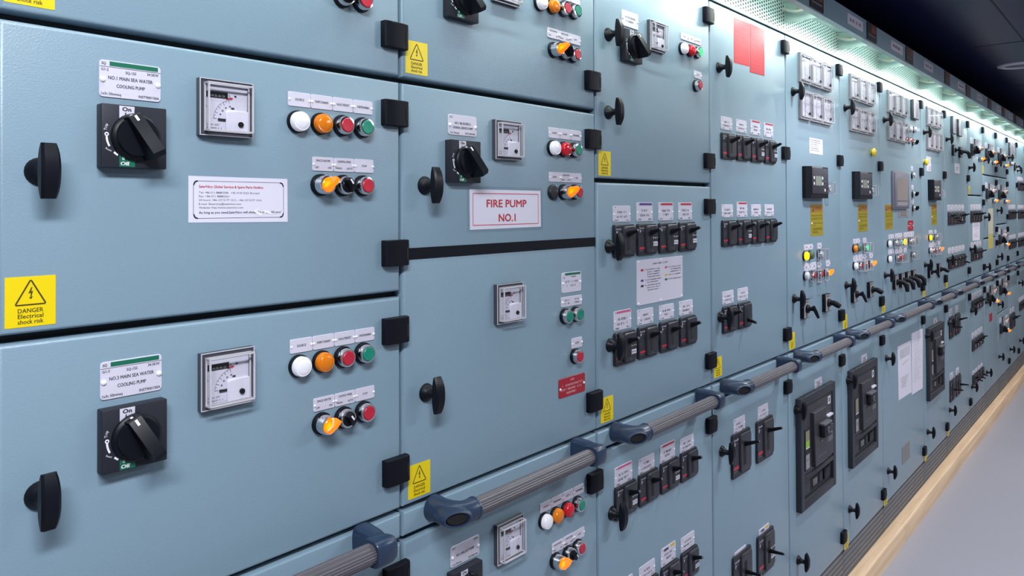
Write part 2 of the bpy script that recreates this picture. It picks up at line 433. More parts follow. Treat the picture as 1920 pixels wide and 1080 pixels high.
def danger(X, Z, w, h, label, fine=True):
    g = G(); y = -0.0007; g.rr(0, 0, w, h, 0.001, 0, -0.0005, 'sign_yellow')
    def rtri(k, m, yy):
        pts = []
        for ax, az, a0 in ((0, .40, 30), (-.27, -.045, 150), (.27, -.045, 270)):
            for q in range(5):
                t = R(a0+120*q/4); pts.append((ax*w*1.0+k*.036*w*math.cos(t), az*h+k*.036*w*math.sin(t)))
        return pts
    o_, i_ = rtri(1.0, 0, 0), rtri(0.12, 0, 0); n = len(o_)
    g.add([(x, y, z) for x, z in o_]+[(x, y, z) for x, z in i_], [(k, (k+1) % n, n+(k+1) % n, n+k) for k in range(n)], 'sign_ink')
    b = [(.01, .28), (-.05, .13), (.0, .155), (-.005, .05), (-.04, .05), (.005, -.0), (.045, .06), (.015, .055), (.045, .20), (.005, .175), (.035, .28)]
    g.poly([(x*w*1.0, z*h*.85+.045*h) for x, z in b], y, 'sign_ink')
    for s, z in (('DANGER', -.175), ('Electrical', -.285), ('shock risk', -.395)):
        g.text(s, 0, z*h, h*.088, y, 'sign_ink', 'c', w=w*.50, bold=.02)
    return tag(put('danger_sticker', g.mesh('danger_sticker', smooth=False), None, (X, 0, Z)), label, 'warning sticker', 'yellow electrical danger stickers')

def meter(X, Z, sz, label, group, k=0, kind='hour'):
    """square panel ammeter with a clear projecting cover"""
    t = empty('panel_meter', (X, 0, Z), label, 'meter', group); s = sz/0.08
    def bez(g):
        w = sz/2
        for a, b, y0, y1, m in ((w, w*.80, 0, -.0095, 'smoke_edge' if kind == 'hour' else 'sticker_grey'), (w*1.0, w*.972, -.0095, -.0110, 'clear_edge_glint')):
            pts_o = [(-a, -a), (a, -a), (a, a), (-a, a)]; pts_i = [(-b, -b), (b, -b), (b, b), (-b, b)]
            vs = [(x, y, z) for y in (y0, y1) for x, z in pts_o]+[(x, y, z) for y in (y0, y1) for x, z in pts_i]
            fs = []
            for i in range(4):
                j = (i+1) % 4; fs += [(i, j, 4+j, 4+i), (4+i, 4+j, 12+j, 12+i), (8+i, 8+j, 12+j, 12+i)]
            g.add(vs, fs, m)
    put('bezel', shape(('bezel_m', sz, kind), bez, 'bezel'), t)
    def dial(g):
        w = sz*.405; g.box(-w, w, 0, -.008, -w, w, 'white_plastic'); y = -.0083
        u = sz
        if kind == 'hour':
            cx, cz = .12*u, -.20*u
            for q in range(9):
                a = R(178-q*9.5); r0 = .33*u if q % 2 else .30*u
                g.line([(cx+r0*math.cos(a), cz+r0*math.sin(a)), (cx+.36*u*math.cos(a), cz+.36*u*math.sin(a))], .007*u, y, 'print')
                if q % 2 == 0: g.quad(cx+.25*u*math.cos(a)-.016*u, cx+.25*u*math.cos(a)+.016*u, cz+.25*u*math.sin(a)-.014*u, cz+.25*u*math.sin(a)+.014*u, y, 'soft_print')
            for q in range(14):
                a0, a1 = R(178-q*6), R(178-(q+1)*6)
                g.line([(cx+.36*u*math.cos(a0), cz+.36*u*math.sin(a0)), (cx+.36*u*math.cos(a1), cz+.36*u*math.sin(a1))], .005*u, y, 'soft_print')
            a = [R(v) for v in (108, 99, 90)]
            g.line([(cx+.39*u*math.cos(v), cz+.39*u*math.sin(v)) for v in a], .035*u, y, 'red_bar')
            g.text('A', -.385*u, .03*u, .07*u, y, 'print')
            g.text('h', .06*u, .235*u, .06*u, y, 'print'); g.quad(.09*u, .15*u, -.005*u, .03*u, y, 'print')
            rnd = random.Random(3); g.scrib(-.40*u, -.12*u, -.30*u, .03*u, y, 'soft_print', rnd); g.scrib(-.40*u, -.06*u, -.36*u, .03*u, y, 'soft_print', rnd)
            g.lathe([(.018*u, 0.008), (.018*u, 0.009)], 'print', n=10, x=.17*u, z=.235*u)
        else:
            cx, cz = .22*u, -.27*u
            for q in range(11):
                a = R(172-q*8.2); r0 = .46*u if q % 2 else .43*u
                g.line([(cx+r0*math.cos(a), cz+r0*math.sin(a)), (cx+.50*u*math.cos(a), cz+.50*u*math.sin(a))], .008*u, y, 'print')
            g.line([(cx, cz), (cx-.36*u, cz+.10*u)], .010*u, y-.001, 'print'); g.text('kW', 0, -.02*u, .08*u, y, 'soft_print') if k % 2 else g.text('A', 0, -.02*u, .08*u, y, 'soft_print')
            rnd = random.Random(k); g.scrib(-.38*u, -.1*u, .34*u, .03*u, y, 'soft_print', rnd)
    put('dial', shape(('dial', sz, kind, k % 2), dial, 'dial'), t)
    if kind == 'hour':
        def cnt(g):
            u = sz; g.box(-.40*u, .02*u, -.008, -.0092, .18*u, .285*u, 'black'); g.text('14562', -.19*u, .212*u, .036*u, -.0094, 'sticker_grey', w=.32*u)
        put('counter', shape(('counter', sz), cnt, 'counter'), t)
        put('pointer', shape(('pointer', sz), lambda g: g.box(-.16*sz, .02*sz, -.008, -.0098, -.225*sz, -.185*sz, 'dark_grey'), 'pointer'), t)
        def blk(g): g.rr(.20*sz, -.225*sz, .44*sz, .40*sz, .05*sz, -.008, -.0112, 'white_plastic', c=.0008)
        put('movement_cover', shape(('blk', sz), blk, 'movement_cover'), t)
    put('adjusting_screw', shape(('adj', sz, kind), lambda g: g.lathe([(.05*sz, .011), (.05*sz, .0135), (.04*sz, .0145), (0, .0145)], 'black', n=14, x=(.25 if kind == 'hour' else .30)*sz, z=-.27*sz), 'adjusting_screw'), t)
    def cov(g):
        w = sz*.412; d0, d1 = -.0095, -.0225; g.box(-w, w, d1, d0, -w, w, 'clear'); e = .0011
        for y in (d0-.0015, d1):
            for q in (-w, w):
                g.box(-w, w, y-e, y+e, q-e, q+e, 'clear_edge_glint'); g.box(q-e, q+e, y-e, y+e, -w, w, 'clear_edge_glint')
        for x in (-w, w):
            for z in (-w, w): g.box(x-e, x+e, d1, d0, z-e, z+e, 'clear_edge_glint')
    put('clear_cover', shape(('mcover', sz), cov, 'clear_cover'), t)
    return t

def rotary(X, Z, label, group='black rotary breaker handles', fine=True):
    """motor breaker handle on a square base with On, Trip and Off markings"""
    t = empty('rotary_breaker_handle', (X, 0, Z), label, 'rotary switch', group)
    def base(g):
        g.box(-.040, .040, -.0175, 0, -.040, .040, 'dark_grey', c=.0016); y = -.0178
        g.poly([(-.0195, .0385), (-.0195, .0185), (-.0115, .0255), (-.0015, .0255), (-.0010, .0385)], y, 'plate_white')
        g.text('On', -.0105, .0345, .0052, y-.0002, 'print', w=.0105, bold=.07); g.text('I', -.0120, .0278, .0048, y-.0002, 'print', bold=.1)
        g.poly([(-.0195, -.0385), (-.0005, -.0385), (-.0005, -.0265), (-.011, -.0280), (-.0195, -.0195)], y, 'green_bar')
        g.text('0', -.0145, -.0278, .0046, y-.0002, 'screw_white', bold=.06); g.text('Off', -.0125, -.0345, .0048, y-.0002, 'screw_white', w=.0105, bold=.06)
        arc = [(-.0060+.0285*math.cos(R(a)), .0285*math.sin(R(a))) for a in range(178, 243, 6)]
        g.line(arc[:6], .0024, y, 'screw_white'); g.line(arc[8:], .0024, y, 'screw_white')
        g.lathe([(.0026, .0178), (.0026, .0181)], 'screw_white', n=10, x=-.0345, z=.0015); g.lathe([(.0011, .0181), (.0011, .0183)], 'dark_grey', n=8, x=-.0345, z=.0015)
        g.text('Trip', -.0355, .0105, .0034, y-.0002, 'screw_white', rot=80, w=.0085); g.text('Reset', -.0320, -.0175, .0024, y-.0002, 'screw_white', rot=-25, w=.0075)
    put('base_plate', shape('rotary_base', base, 'base_plate'), t)
    def knob(g):
        g.lathe([(.0300, .0175), (.0300, .0215), (.0288, .0230), (.0255, .0245), (.0245, .0300), (.0, .0300)], 'black', n=40)
        prof = [(-.0295, .022), (-.0285, .0500), (-.0215, .0540), (.0275, .0375), (.0300, .0350), (.0295, .022)]
        vs = []
        for j, sx in enumerate((-.0080, .0080)):
            for z, d in prof:
                px_ = sx*(1.2 if d < .03 else 1); vs.append((px_*math.cos(R(27))-z*math.sin(R(27))+.005, -d, px_*math.sin(R(27))+z*math.cos(R(27))))
        n = len(prof); fs = [tuple(range(n)), tuple(range(2*n-1, n-1, -1))]+[(i, n+i, n+(i+1) % n, (i+1) % n) for i in range(n)]
        g.add(vs, fs, 'black')
    put('knob', shape('rotary_knob', knob, 'knob'), t)
    def rmark(g):
        L = [(-.0016, -.0402, .0215), (.0016, -.0402, .0215), (.0016, -.0378, .0284), (-.0016, -.0378, .0284), (-.0016, -.0240, .0303), (.0016, -.0240, .0303)]
        c, q = math.cos(R(27)), math.sin(R(27)); g.add([(x*c-z*q+.005, y, x*q+z*c) for x, y, z in L], [(0, 1, 2, 3), (3, 2, 5, 4)], 'screw_white')
    put('pointer_mark', shape('rotary_mark', rmark, 'pointer_mark'), t, label='white pointer mark')
    return t

def breaker(X, Z, label, group, state='on', sticker=False, w=0.093, h=0.081, k=0):
    """moulded case breaker seen through the door: face with print strip, raised boss, slot and long toggle"""
    t = empty('circuit_breaker', (X, 0, Z), label, 'circuit breaker', group)
    def face(g):
        g.rr(0, 0, w, h, .006, 0, -.007, 'breaker_black', c=.001); y = -.0072
        g.quad(-.44*w, -.15*w, .30*h, .36*h, y, 'plate_white') if False else None
        rnd = random.Random(2)
        g.text('Schneider', -.30*w, .37*h, .060*h, y, 'plate_white', w=.27*w); g.scrib(-.36*w, -.18*w, .28*h, .05*h, y, 'soft_print', rnd, 1.0)
        g.poly([(-.40*w, .31*h), (-.36*w, .31*h), (-.38*w, .23*h), (-.41*w, .23*h)], y, 'plate_white')
        for q in range(4): g.quad(-.43*w+q*.07*w, -.42*w+q*.07*w, -.22*h, .16*h-.02*h*q, y, 'mid_grey')
        g.line([(-.43*w, .16*h), (-.36*w, .20*h), (-.30*w, .14*h)], .006*w, y, 'mid_grey')
        g.quad(-.44*w, -.17*w, -.31*h, -.235*h, y, 'red_bar'); g.quad(-.44*w, -.25*w, -.36*h, -.34*h, y, 'mid_grey')
    put('face_plate', shape(('bface', w, h), face, 'face_plate'), t)
    def boss(g):
        g.rr(.17*w, .01*h, .60*w, .88*h, .08*w, -.007, -.0125, 'breaker_raise', c=.0022)
        g.quad(.0*w, .15*w, -.28*h, .27*h, -.01275, 'slot'); g.lathe([(.02*w, .0125), (.02*w, .0132)], 'mid_grey', n=8, x=.16*w, z=-.36*h)
    put('front_boss', shape(('boss', w, h), boss, 'front_boss'), t)
    def tog(g):
        ang = {'on': 20, 'mid': 4, 'off': -18}[state]; z0 = {'on': .20, 'mid': .02, 'off': -.16}[state]*h; L = .030*(h/.081)
        dx = math.cos(R(ang)); dz = math.sin(R(ang)); x = .075*w
        pth = [(x, -.012-L*q*dx, z0+L*q*dz) for q in (0, .5, 1.0)]
        g.tube(pth, [(.0050, .0080), (.0046, .0056), (.0042, .0042)], 'black', n=8)
        g.tube([pth[2], (x, pth[2][1]-.0025, pth[2][2]+.0008)], [(.0038, .0038), (.002, .002)], 'mid_grey', n=8)
    put('toggle', shape(('toggle', state, w, h), tog, 'toggle'), t)
    if sticker:
        def stk(g):
            y = -.0130; g.quad(.20*w, .44*w, -.22*h, -.08*h, y, 'plate_white'); rnd = random.Random(9)
            g.scrib(.22*w, .42*w, -.15*h, .05*h, y-.0002, 'print', rnd)
            for q in range(3): g.lathe([(.018*w, .0125), (.018*w, .0132)], 'screw_white', n=8, x=(.22+.10*q)*w, z=.04*h)
        put('setting_sticker', shape(('bstick', w, h), stk, 'setting_sticker'), t, label='white setting sticker')
    return t

def bplate(X, Z, label, bar=None, w=.079, h=.040, group='white breaker name plates', bars2=False, k=0):
    tall = bar or bars2; hh = h*1.2 if tall else h
    ls = [(None, 0, .10 if not tall else .06, .13, 'c', .55), (None, 0, -.18, .13, 'c', .62), (None, -.42, -.40, .09, 'l', .22), (None, .42, -.40, .09, 'r', .2), (None, -.43, .42, .08, 'l', .08)]
    if k % 3 == 1: ls[0] = (None, 0, .12 if not tall else .08, .12, 'c', .40)
    if k % 3 == 2: ls[1] = (None, 0, -.16, .13, 'c', .38)
    return plate(X, Z+(hh-h)/2, w, hh, ls, label, 'name plate', group, bar=bar, sr=.0026, bars2=bars2)

def cam_switch(X, Z, label, ang=-70, pistol=False, knob=False):
    t = empty('cam_switch', (X, 0, Z), label, 'switch', 'cam switches with lever handles')
    def base(g):
        g.box(-.031, .031, -.014, 0, -.035, .035, 'black', c=.001); g.quad(-.029, .029, -.033, .033, -.0143, 'sticker_grey')
        g.scrib(-.022, .022, .026, .006, -.0146, 'print', random.Random(1)); g.lathe([(.016, .0143), (.016, .0200), (.012, .024), (0, .024)], 'black', n=20)
    put('base_plate', shape('cam_base', base, 'base_plate'), t)
    def lev(g):
        if knob: g.tube([(0, -.018, .002), (0, -.036, 0), (0, -.050, -.006), (0, -.060, -.012)], [(.008, .009), (.009, .011), (.010, .0125), (.007, .009)], 'black', n=10)
        elif pistol: g.tube([(0, -.02, .004), (0, -.045, 0), (0, -.058, -.012), (0, -.062, -.045)], [(.008, .010), (.008, .012), (.008, .013), (.007, .008)], 'black', n=10)
        else:
            c, s = math.cos(R(ang)), math.sin(R(ang)); g.tube([(0, -.02, 0), (0, -.040, 0)], .007, 'black', n=10)
            g.tube([(-.012*c, -.038, -.012*s), (.012*c, -.046, .012*s), (.034*c, -.052, .034*s)], [(.006, .007), (.006, .007), (.005, .005)], 'black', n=10)
    put('lever', shape(('cam_lever', ang, pistol, knob), lev, 'lever'), t)
    return t

def air_breaker(X, Z, label, lime=True):
    """large withdrawable air circuit breaker: black frame, control unit, charging handle, terminal strip"""
    t = empty('air_circuit_breaker', (X, 0, Z), label, 'air circuit breaker', 'large air circuit breakers')
    W, H = .384, .412
    def frame(g):
        for x0, x1, z0, z1 in ((-.5, -.42, -.5, .5), (.42, .5, -.5, .5), (-.42, .42, .42, .5), (-.42, .42, -.5, -.42), (-.42, .42, -.245, -.205)):
            g.box(x0*W, x1*W, -.020, 0, z0*H, z1*H, 'acb_frame', c=.0015)
        g.box(-.42*W, .42*W, -.004, 0, -.42*H, .42*H, 'slot')
    put('frame', shape('acb_frame_s', frame, 'frame'), t)
    def face(g):
        g.box(-.41*W, .41*W, -.016, -.004, -.20*H, .41*H, 'acb_face', c=.002)
        g.prism([(-.18*W, -.17*H), (.17*W, -.17*H), (.13*W, .33*H), (-.22*W, .33*H)], -.016, -.030, 'acb_face', c=.002)
        g.prism([(.19*W, -.17*H), (.39*W, -.17*H), (.39*W, .12*H), (.18*W, .12*H)], -.016, -.024, 'acb_face', c=.002)
        g.quad(-.12*W, .13*W, -.095*H, -.088*H, -.0303, 'mid_grey'); g.quad(.22*W, .37*W, -.03*H, .02*H, -.0243, 'mid_grey')
        g.quad(.29*W, .37*W, .31*H, .385*H, -.0163, 'plate_white'); g.quad(.315*W, .345*W, .33*H, .37*H, -.0166, 'print')
    put('front_panel', shape('acb_face_s', face, 'front_panel'), t)
    def ctl(g):
        g.box(-.39*W, -.25*W, -.019, -.016, -.16*H, .21*H, 'dark_grey', c=.001)
        g.quad(-.37*W, -.27*W, .10*H, .19*H, -.0193, 'khaki'); g.quad(-.37*W, -.27*W, .04*H, .10*H, -.0193, 'lime' if lime else 'khaki')
        g.quad(-.37*W, -.27*W, -.15*H, -.02*H, -.0193, 'sticker_grey'); g.quad(-.37*W, -.27*W, .03*H, .04*H, -.0194, 'plate_white')
        g.scrib(-.36*W, -.28*W, -.07*H, .012*H, -.0195, 'print', random.Random(4))
    put('control_unit', shape(('acb_ctl', lime), ctl, 'control_unit'), t)
    def hnd(g):
        g.box(-.07*W, .12*W, -.050, -.030, .08*H, .20*H, 'soft_black', c=.003); g.box(-.09*W, .13*W, -.053, -.030, .195*H, .215*H, 'mid_grey', c=.002)
        g.lathe([(.035*W, .050), (.035*W, .053), (.02*W, .054), (.02*W, .051), (0, .051)], 'mid_grey', n=16, x=.03*W, z=.14*H)
    put('charging_handle', shape('acb_handle', hnd, 'charging_handle'), t)
    put('push_tab', shape('acb_tab', lambda g: g.box(.21*W, .36*W, -.028, -.016, .205*H, .225*H, 'plate_white', c=.001), 'push_tab'), t)
    for q, (x, z) in enumerate(((-.02, .045), (.06, .055), (.27, .06))):
        put('push_button', shape('acb_btn', lambda g: g.lathe([(.004, .016), (.004, .0335), (0, .034)], 'sticker_grey', n=10), 'push_button'), t, (x*W, 0, z*H))
    def term(g):
        g.box(-.41*W, .41*W, -.010, -.004, -.41*H, -.25*H, 'acb_face', c=.001); g.quad(-.20*W, .38*W, -.39*H, -.27*H, -.0103, 'slot')
        g.box(-.14*W, -.02*W, -.014, -.0103, -.36*H, -.30*H, 'mid_grey', c=.001); g.box(.04*W, .12*W, -.013, -.0103, -.37*H, -.28*H, 'dark_grey', c=.001); g.box(.17*W, .34*W, -.016, -.0103, -.37*H, -.28*H, 'black', c=.001)
    put('drawout_panel', shape('acb_term', term, 'drawout_panel'), t)
    return t

def controller(X, Z, label):
    t = empty('generator_controller', (X, 0, Z), label, 'controller', 'black generator controllers')
    W, H = .218, .120
    def body(g):
        poly = [(-W/2, 0), (-W/2, -.013), (-W/2+.016, -.027), (W/2-.02, -.030), (W/2, -.018), (W/2, 0)]
        n = len(poly); vs = [(x, y, z) for z in (-H/2, H/2) for x, y in poly]
        fs = [(i, (i+1) % n, n+(i+1) % n, n+i) for i in range(n)]+[tuple(range(n-1, -1, -1)), tuple(range(n, 2*n))]
        g.add(vs, fs, 'black')
    put('housing', shape('ctl_body', body, 'housing'), t)
    def face(g):
        g.box(-W*.40, W*.385, -.0312, -.026, -H*.36, H*.46, 'key_grey', c=.001); y = -.0314
        for x, z in ((-.33, .14), (-.33, -.04), (.10, .14), (.10, -.04), (.22, -.24)): g.rr(x*W, z*H, .045*W, .09*H, .002, -.0312, -.0322, 'screw_white')
        g.scrib(-.12*W, .06*W, .34*H, .035*H, y, 'soft_print', random.Random(8))
        for x, z in ((.21, .16), (.15, .04), (.21, .04), (.27, .04), (.21, -.08)): g.rr(x*W, z*H, .028*W, .05*H, .001, -.0312, -.0318, 'mid_grey')
        g.lathe([(.003, .031), (.003, .032)], 'mid_grey', n=8, x=.15*W, z=.33*H)
        g.quad(-W*.40, W*.385, H*.462, H*.49, -.0290, 'sticker_grey')
    put('keypad', shape('ctl_face', face, 'keypad'), t)
    put('screen', shape('ctl_screen', lambda g: g.box(-.26*W, .05*W, -.0324, -.031, -.10*H, .20*H, 'lcd'), 'screen'), t)
    return t

def mushroom(X, Z, label, plate_=False):
    t = empty('emergency_stop', (X, 0, Z), label, 'emergency stop')
    put('stem', shape('mush_stem', lambda g: g.lathe([(.015, 0), (.015, .004), (.010, .006), (.010, .011)], 'brass', n=18), 'stem'), t)
    put('mushroom_cap', shape('mush_cap', lambda g: g.lathe([(.010, .009), (.0195, .011), (.0200, .015), (.017, .020), (.009, .023), (0, .024)], 'emergency_yellow', n=24), 'mushroom_cap'), t)
    return t

def sticker(name, tl, tr, br, bl, label, cat, fn, group=None, th=.0005, base='paper'):
    X, Z, w, h = rect4(tl, tr, br, bl); g = G()
    # the sheet keeps the slight tilt it was stuck on with
    L = [(P(*q)[0]-X, P(*q)[1]-Z) for q in (bl, br, tr, tl)]
    g.prism(L, 0, -th, base); fn(g, w, h, -th-.0002)
    return tag(put(name, g.mesh(name, smooth=False), None, (X, 0, Z)), label, cat, group)

# ------------------------------------------------------------------ cubicles: carcass, doors (> handles, hinges), rail panel, grille
HANDLE_D = .037
def P_handle(g):
    g.lathe([(.0170, 0), (.0160, .004), (.0115, .009), (.0078, .015), (.0072, .029)], 'black', n=22)
    # paddle: flat back, bowed front, narrower tips
    pts = []
    N = 10
    for i in range(N+1):
        q = -1+2*i/N; z = .0325*q
        dep = .0335+.0085*(1-abs(q)**2.4); hw = .0104*(1-.22*abs(q)**3)
        back = .0265+.002*abs(q)**2
        pts.append((z, back, dep, hw))
    vs = []; fs = []
    for z, b, d, hw in pts: vs += [(-hw, -b, z), (hw, -b, z), (hw*1.0, -(d-.003), z), (hw*.7, -d, z), (-hw*.7, -d, z), (-hw, -(d-.003), z)]
    for i in range(N):
        for k in range(6): fs.append((i*6+k, i*6+(k+1) % 6, (i+1)*6+(k+1) % 6, (i+1)*6+k))
    fs += [tuple(range(5, -1, -1)), tuple(range(N*6, N*6+6))]
    g.add(vs, fs, 'black')
def P_hinge(g):
    poly = [(-.0265, 0), (-.0265, -.0115), (-.022, -.0140), (-.002, -.0150), (.020, -.0142), (.0250, -.0125), (.0265, -.009), (.0265, 0)]
    n = len(poly); zz = (-.0225, -.0213, .0213, .0225); vs = []
    for j, z in enumerate(zz):
        for x, y in poly: vs.append((x*(1 if j in (1, 2) else .965), y*(1 if j in (1, 2) else .93), z))
    fs = [(j*n+i, j*n+(i+1) % n, (j+1)*n+(i+1) % n, (j+1)*n+i) for j in range(3) for i in range(n)]+[tuple(range(n-1, -1, -1)), tuple(range(3*n, 4*n))]
    g.add(vs, fs, 'hinge_black'); g.box(.0185, .0225, -.0146, -.012, -.013, .010, 'slot')

CUB = {}
def cubicle(i, label):
    x0, x1 = SEAM[i], SEAM[i+1]; xc = (x0+x1)/2
    t = empty('switchboard_cubicle', (xc, 0, FLOOR), label, 'cabinet', 'switchboard cubicles in one row')
    w = x1-x0
    g = G(); g.box(-w/2, w/2, .024, .60, 0, ZT-FLOOR+.12, 'gasket_shade')
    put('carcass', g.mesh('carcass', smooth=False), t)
    g = G(); zt, zb = ZD-.006-FLOOR, ZK-FLOOR-.08   # slatted plinth below the doors
    g.box(-w/2+.001, w/2-.001, .016, .024, zb, zt, 'slot'); n = 5; pitch = (ZD-.008-ZK)/n
    for k in range(n+3):
        z = zt-k*pitch
        if z-pitch*.80 < zb: break
        g.box(-w/2+.002, w/2-.002, .002, .017, z-pitch*.70, z-pitch*.06, 'vent_grey', c=.0012)
    put('ventilation_grille', g.mesh('ventilation_grille'), t)
    CUB[i] = (t, xc)
    return t
def door(i, z0, z1, handles=(), hinges=(), name='door', gap=.0052, extra=()):
    t, xc = CUB[i]; x0, x1 = SEAM[i]+.0026, SEAM[i+1]-.0030; z0 += gap; z1 -= gap
    zc = (z0+z1)/2; w, h = (x1-x0)/2, (z1-z0)/2; dx = (x0+x1)/2
    g = G(); bm = bmesh.new(); bmesh.ops.create_cube(bm, size=1)
    for v in bm.verts: v.co = Vector((v.co.x*2*w, .0115+v.co.y*.023, v.co.z*2*h))
    fe = [e for e in bm.edges if all(v.co.y < .005 for v in e.verts)]
    bmesh.ops.bevel(bm, geom=fe, offset=.0058, segments=4, profile=.5, affect='EDGES')
    g.bm(bm, 'paint'); o = put(name, g.mesh(name), t, (dx-xc, 0, zc-FLOOR))
    for hx, hz in handles: put('door_handle', shape('door_handle', P_handle), o, (hx-dx, 0, hz-zc))
    for hz in hinges: put('hinge', shape('hinge', P_hinge), o, (SEAM[i+1]-.0185-dx, 0, hz-zc))
    return o
def hz(*pts): return [P(x, y, .012)[1] for x, y in pts]
def hp(*pts): return [P(x, y) for x, y in pts]

NAMES = {0: 'blue-grey steel cubicle of the sea water cooling pumps, nearest the camera', 1: 'blue-grey steel cubicle with the FIRE PUMP NO.1 sign',
         2: 'blue-grey steel cubicle with breaker rows and white colour chart', 3: 'blue-grey steel cubicle with two red notices at the top',
         4: 'nearest blue-grey generator cubicle with six meters and black controller', 5: 'second blue-grey generator cubicle from the camera, between generator and touch screen cubicles',
         6: 'wide blue-grey cubicle with grey touch screen and hanging papers', 7: 'third and farthest blue-grey generator cubicle, beyond the touch screen cubicle',
         8: 'wide blue-grey cubicle with two tall meters just past the generator cubicles', 9: 'blue-grey cubicle with a single starter on top, second past the generators',
         10: 'blue-grey starter cubicle with red plate on its lower door', 11: 'blue-grey starter cubicle with three starters above the handrail',
         12: 'blue-grey cubicle of feeder breakers past the starter cubicles', 13: 'blue-grey cubicle at the far right edge of the picture', 14: 'blue-grey last cubicle, beyond the far picture edge'}
for i in range(15): cubicle(i, NAMES[i])

zband = (P(763, 475)[1]+P(1112, 454)[1])/2
z3 = (P(1117, 338)[1]+P(1331, 346.5)[1])/2
# door lines: bay -> list of (z0, z1, handles, hinges)
door(0, ZA, ZT, hinges=hz((735, 64)))
D1b = door(0, ZB, ZA, hp((75, 322)), hz((736, 211), (738, 475)))
door(0, ZC, ZB, hp((75, 928)), hz((739, 621), (739, 886.5)))
door(0, ZC2, ZC, name='rail_panel', gap=.004)
door(0, ZD, ZC2, hinges=hz((741, 1088)))
door(1, ZA, ZT, hinges=hz((1108, 150)))
door(1, zband, ZA, hp((796, 348)), hz((1109, 260)))
door(1, ZC, zband, hp((799, 736)), hz((1112, 755)))
door(1, ZC2, ZC, name='rail_panel', gap=.004)
door(1, ZD, ZC2, hinges=hz((1115, 906)))
door(2, z3, ZT, hp((1140, 65), (1140, 211)), hz((1328, 27), (1328, 301)))
door(2, ZC, z3, hp((1141, 462), (1143, 647)), hz((1328, 387), (1332, 678)))
door(2, ZC2, ZC, name='rail_panel', gap=.004)
door(2, ZD, ZC2, hp((1147, 962)), hz((1334, 798.5)))
ZH_top, ZH_mid, ZH_low = hz((1472.5, 87))[0], hz((1473, 286.5))[0], hz((1476.5, 628))[0]
ZH_b1, ZH_b2 = hz((1477, 727.5))[0], hz((1584, 1008))[0]
HG = [ZH_top, ZH_mid, ZH_low]; HGL = [ZH_b1, ZH_b2]
h5a, h5b = P(1486, 172), P(1488, 560); h5c, h5d = P(1491, 768), P(1496, 1050)
off = lambda i: SEAM[i]-SEAM[4]
for i in range(3, 15):
    if i in (9, 10, 11): continue
    hs = [(h5a[0]+off(i), h5a[1]), (h5b[0]+off(i), h5b[1])]
    if i == 3: hs = hp((1347, 127), (1350, 594))
    if i == 8: hs = [(h5a[0]+off(i), h5a[1]), (h5b[0]+off(i), P(1776, 487)[1])]
    if i == 12: hs = [(SEAM[12]+.10, P(1889, 295)[1])]
    if i >= 13: hs = [(SEAM[i]+.06, .33)]
    door(i, ZC, ZT, hs, HG)
    door(i, ZC2, ZC, name='rail_panel', gap=.004)
    hs = [(h5c[0]+off(i), h5c[1]), (h5d[0]+off(i), h5d[1])]
    if i == 3: hs = hp((1353, 846))
    if i == 12: hs = [(SEAM[12]+.06, P(1892, 656)[1])]
    door(i, ZD, ZC2, hs, HGL)
# starter cubicles 9-11: several doors each
z9 = P(1826, 366.5)[1]; z10a = P(1865, 331)[1]; z10b = P(1875, 420)[1]; z11b = P(1880, 420)[1]; z11l = P(1880, 583)[1]
for i, cuts, lows in ((9, [z9], []), (10, [z10a, z9-.33], []), (11, [z10a, z11b], [z11l])):
    zs = [ZT]+sorted(cuts, reverse=True)+[ZC]
    for k in range(len(zs)-1):
        zz = (zs[k]+zs[k+1])/2
        door(i, zs[k+1], zs[k], [(SEAM[i]+.045, zz-.08)], [zs[k]-.05, zs[k+1]+.06])
    door(i, ZC2, ZC, name='rail_panel', gap=.004)
    zs = [ZC2]+lows+[ZD]
    for k in range(len(zs)-1):
        lo = zs[k+1]
        door(i, lo, zs[k], [(SEAM[i]+.045, P(1820, 582)[1]), (SEAM[i]+.05, P(1820.5, 726)[1])] if len(zs) == 2 else [(SEAM[i]+.045, (zs[k]+lo)/2-.08)], [ZH_b1] if k == 0 else [ZH_b2])

# ------------------------------------------------------------------ black tape band, fire pump sign and other sheets
g = G(); a, b = P(763, 475), P(1112, 454)
g.box(SEAM[1]+.004, SEAM[2]-.004, -.0009, 0, zband-.0105, zband+.0100, 'tape_black')
tag(put('tape_band', g.mesh('tape_band', smooth=False)), 'black tape band covering the gap below the fire pump door', 'tape')

def f_fire(g, w, h, y):
    g.line([(-w*.46, -h*.40), (w*.46, -h*.40), (w*.46, h*.40), (-w*.46, h*.40), (-w*.46, -h*.40)], h*.018, y, 'ink_red')
    g.text('FIRE PUMP', 0, h*.15, h*.20, y, 'ink_red', w=w*.56, bold=.045); g.text('NO.1', 0, -h*.22, h*.20, y, 'ink_red', w=w*.235, bold=.045)
o = sticker('fire_pump_sign', (880, 354.5), (1013, 358), (1014, 425), (881, 431), 'white laminated sign reading FIRE PUMP NO.1 in red', 'sign', f_fire)
X, Z, w, h = rect4((880, 354.5), (1013, 358), (1014, 425), (881, 431)); g = G()
g.rr(0, 0, w*1.07, h*1.16, .004, 0, -.0002, 'laminate'); put('clear_laminate', g.mesh('clear_laminate', smooth=False), o)

